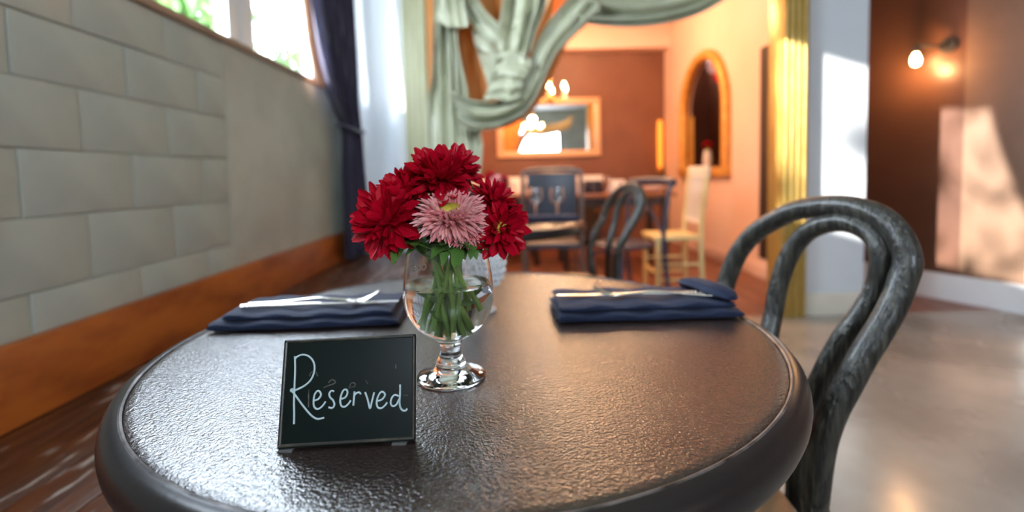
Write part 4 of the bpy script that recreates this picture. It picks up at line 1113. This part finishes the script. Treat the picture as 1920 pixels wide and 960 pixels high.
# amber wall lamp in the far corner
al = empty('amber_lamp', (2.11, YF - 0.08, 0.95), label='tall amber glass wall lamp in the far corner by the salmon wall', cat='lamp')
obj('glass_shade', lathe(nb(), [(0, 1.0), (0.030, 1.02), (0.032, 1.2), (0.034, 1.5), (0.028, 1.66), (0, 1.68)], 20, c=(2.11, YF - 0.08, 0)), 'amber_glow', al, world=True)
obj('bracket', box(nb(), (2.08, YF - 0.035, 0.95), (2.14, YF - 0.002, 1.0), bev=0.005), 'gilt', al, world=True)
obj('finial', lathe(nb(), [(0, 0.93), (0.03, 0.95), (0.042, 0.985), (0.03, 1.0), (0, 1.0)], 20, c=(2.11, YF - 0.08, 0)), 'gilt', al, world=True)

# wall sconce on the brown hall wall
p = Vector(wpt(0.786, 0.0, 1.72))
sc = empty('wall_sconce', p, label='dark iron wall sconce with a bare glowing bulb on the brown wall', cat='sconce')
q = Vector(wpt(0.62, 0.0, 1.775)) 
obj('back_plate', tube(nb(), [q, q + NW * 0.012, q + NW * 0.02], 0.05, 20), 'iron', sc, world=True)
bp_ = Vector(wpt(0.80, 0.13, 1.70))
obj('arm', tube(nb(), spline([q + NW * 0.02, q + NW * 0.09 + DW * 0.03, bp_ + Vector((0, 0, 0.10))], 6), 0.009, 8), 'iron', sc, world=True)
obj('socket', lathe(nb(), [(0, bp_.z + 0.10), (0.02, bp_.z + 0.10), (0.022, bp_.z + 0.045), (0, bp_.z + 0.045)], 16, c=(bp_.x, bp_.y, 0)), 'iron', sc, world=True)
obj('bulb', lathe(nb(), [(0, bp_.z - 0.045), (0.022, bp_.z - 0.035), (0.030, bp_.z - 0.005), (0.022, bp_.z + 0.025), (0.012, bp_.z + 0.045), (0, bp_.z + 0.045)], 20, c=(bp_.x, bp_.y, 0)), 'bulb', sc, world=True)
lamp((bp_.x - 0.05, bp_.y - 0.05, bp_.z - 0.06), 7, (1.0, 0.50, 0.20), 0.03)

# things in the arched pass-through
small_vase('flower_vase', (XS + 0.02, 5.45, AZ0 + 0.005), 'cut-glass vase of red flowers on the sill of the arched pass-through', 0.19, 0.05, 'crystal', 5, cols=('red',))
def globe(loc, r, m, label):
    g = empty('globe_lamp', (loc[0], loc[1], 3.1), label=label, cat='lamp', group='glass globes behind the arch')
    b = nb(); bmesh.ops.create_uvsphere(b, u_segments=24, v_segments=14, radius=r, matrix=Matrix.Translation(loc)); obj('globe', b, m, g, world=True)
    obj('cord', tube(nb(), [(loc[0], loc[1], 3.1), (loc[0], loc[1], (3.1 + loc[2]) / 2), (loc[0], loc[1], loc[2] + r)], 0.006, 6), 'iron', g, world=True)
    obj('cap', lathe(nb(), [(0, loc[2] + r + 0.03), (0.025, loc[2] + r + 0.03), (0.03, loc[2] + r - 0.01), (0, loc[2] + r - 0.01)], 16, c=(loc[0], loc[1], 0)), 'gold', g, world=True)
globe((2.48, 5.86, 2.20), 0.10, 'pearl_glow', 'pearly glass globe hanging behind the top of the arch')
globe((2.50, 5.70, 2.06), 0.10, 'red_glass_glow', 'red glass globe hanging behind the top of the arch')

# ================================================================== OUTSIDE
struct('ground', box(nb(), (-14, -4, -0.3), (-0.75, 18, -0.12)), 'grass')
def bush(loc, r, h, n, seed, label):
    rd = random.Random(seed)
    t = empty('leafy_tree', loc, label=label, cat='tree', group='trees outside the window')
    obj('trunk', tube(nb(), spline([(0, 0, -0.12 - loc[2]), (0.05, 0.03, h * 0.3), (-0.05, 0, h * 0.6)], 6), 0.09, 10), 'bark', t)
    vs_, fs_ = [], []
    for k in range(n):
        d = Vector((rd.gauss(0, 1), rd.gauss(0, 1), rd.gauss(0, 1))).normalized() * (rd.random() ** 0.4)
        c = Vector((d.x * r, d.y * r, h * 0.62 + d.z * h * 0.42))
        a = Vector((rd.gauss(0, 1), rd.gauss(0, 1), rd.gauss(0, 1))).normalized(); bx = frame(a)
        L = rd.uniform(0.10, 0.22); wd = L * 0.35
        i = len(vs_)
        vs_ += [c - bx[0] * L, c + bx[1] * wd + bx[2] * 0.02, c + bx[0] * L, c - bx[1] * wd + bx[2] * 0.02]
        fs_.append((i, i + 1, i + 2, i + 3))
    me = bpy.data.meshes.new('foliage'); me.from_pydata([tuple(v) for v in vs_], [], fs_); me.materials.append(M['foliage'])
    o = bpy.data.objects.new('foliage', me); COL.objects.link(o); o.parent = t; tag(o, kind='stuff')
    return t
bush((-5.2, 7.1, 0), 1.05, 5.4, 3600, 1, 'dense green leafy tree outside the near end of the left window')
bush((-5.8, 9.6, 0), 0.95, 5.4, 1300, 2, 'green leafy tree outside behind the white window posts')
bush((-5.2, 12.2, 0), 1.2, 6.0, 1100, 3, 'green leafy tree outside the far end of the left window')
bush((-5.2, -0.95, 0), 0.9, 4.6, 170, 4, 'sparse tree outside the near window that dapples the sunlight')
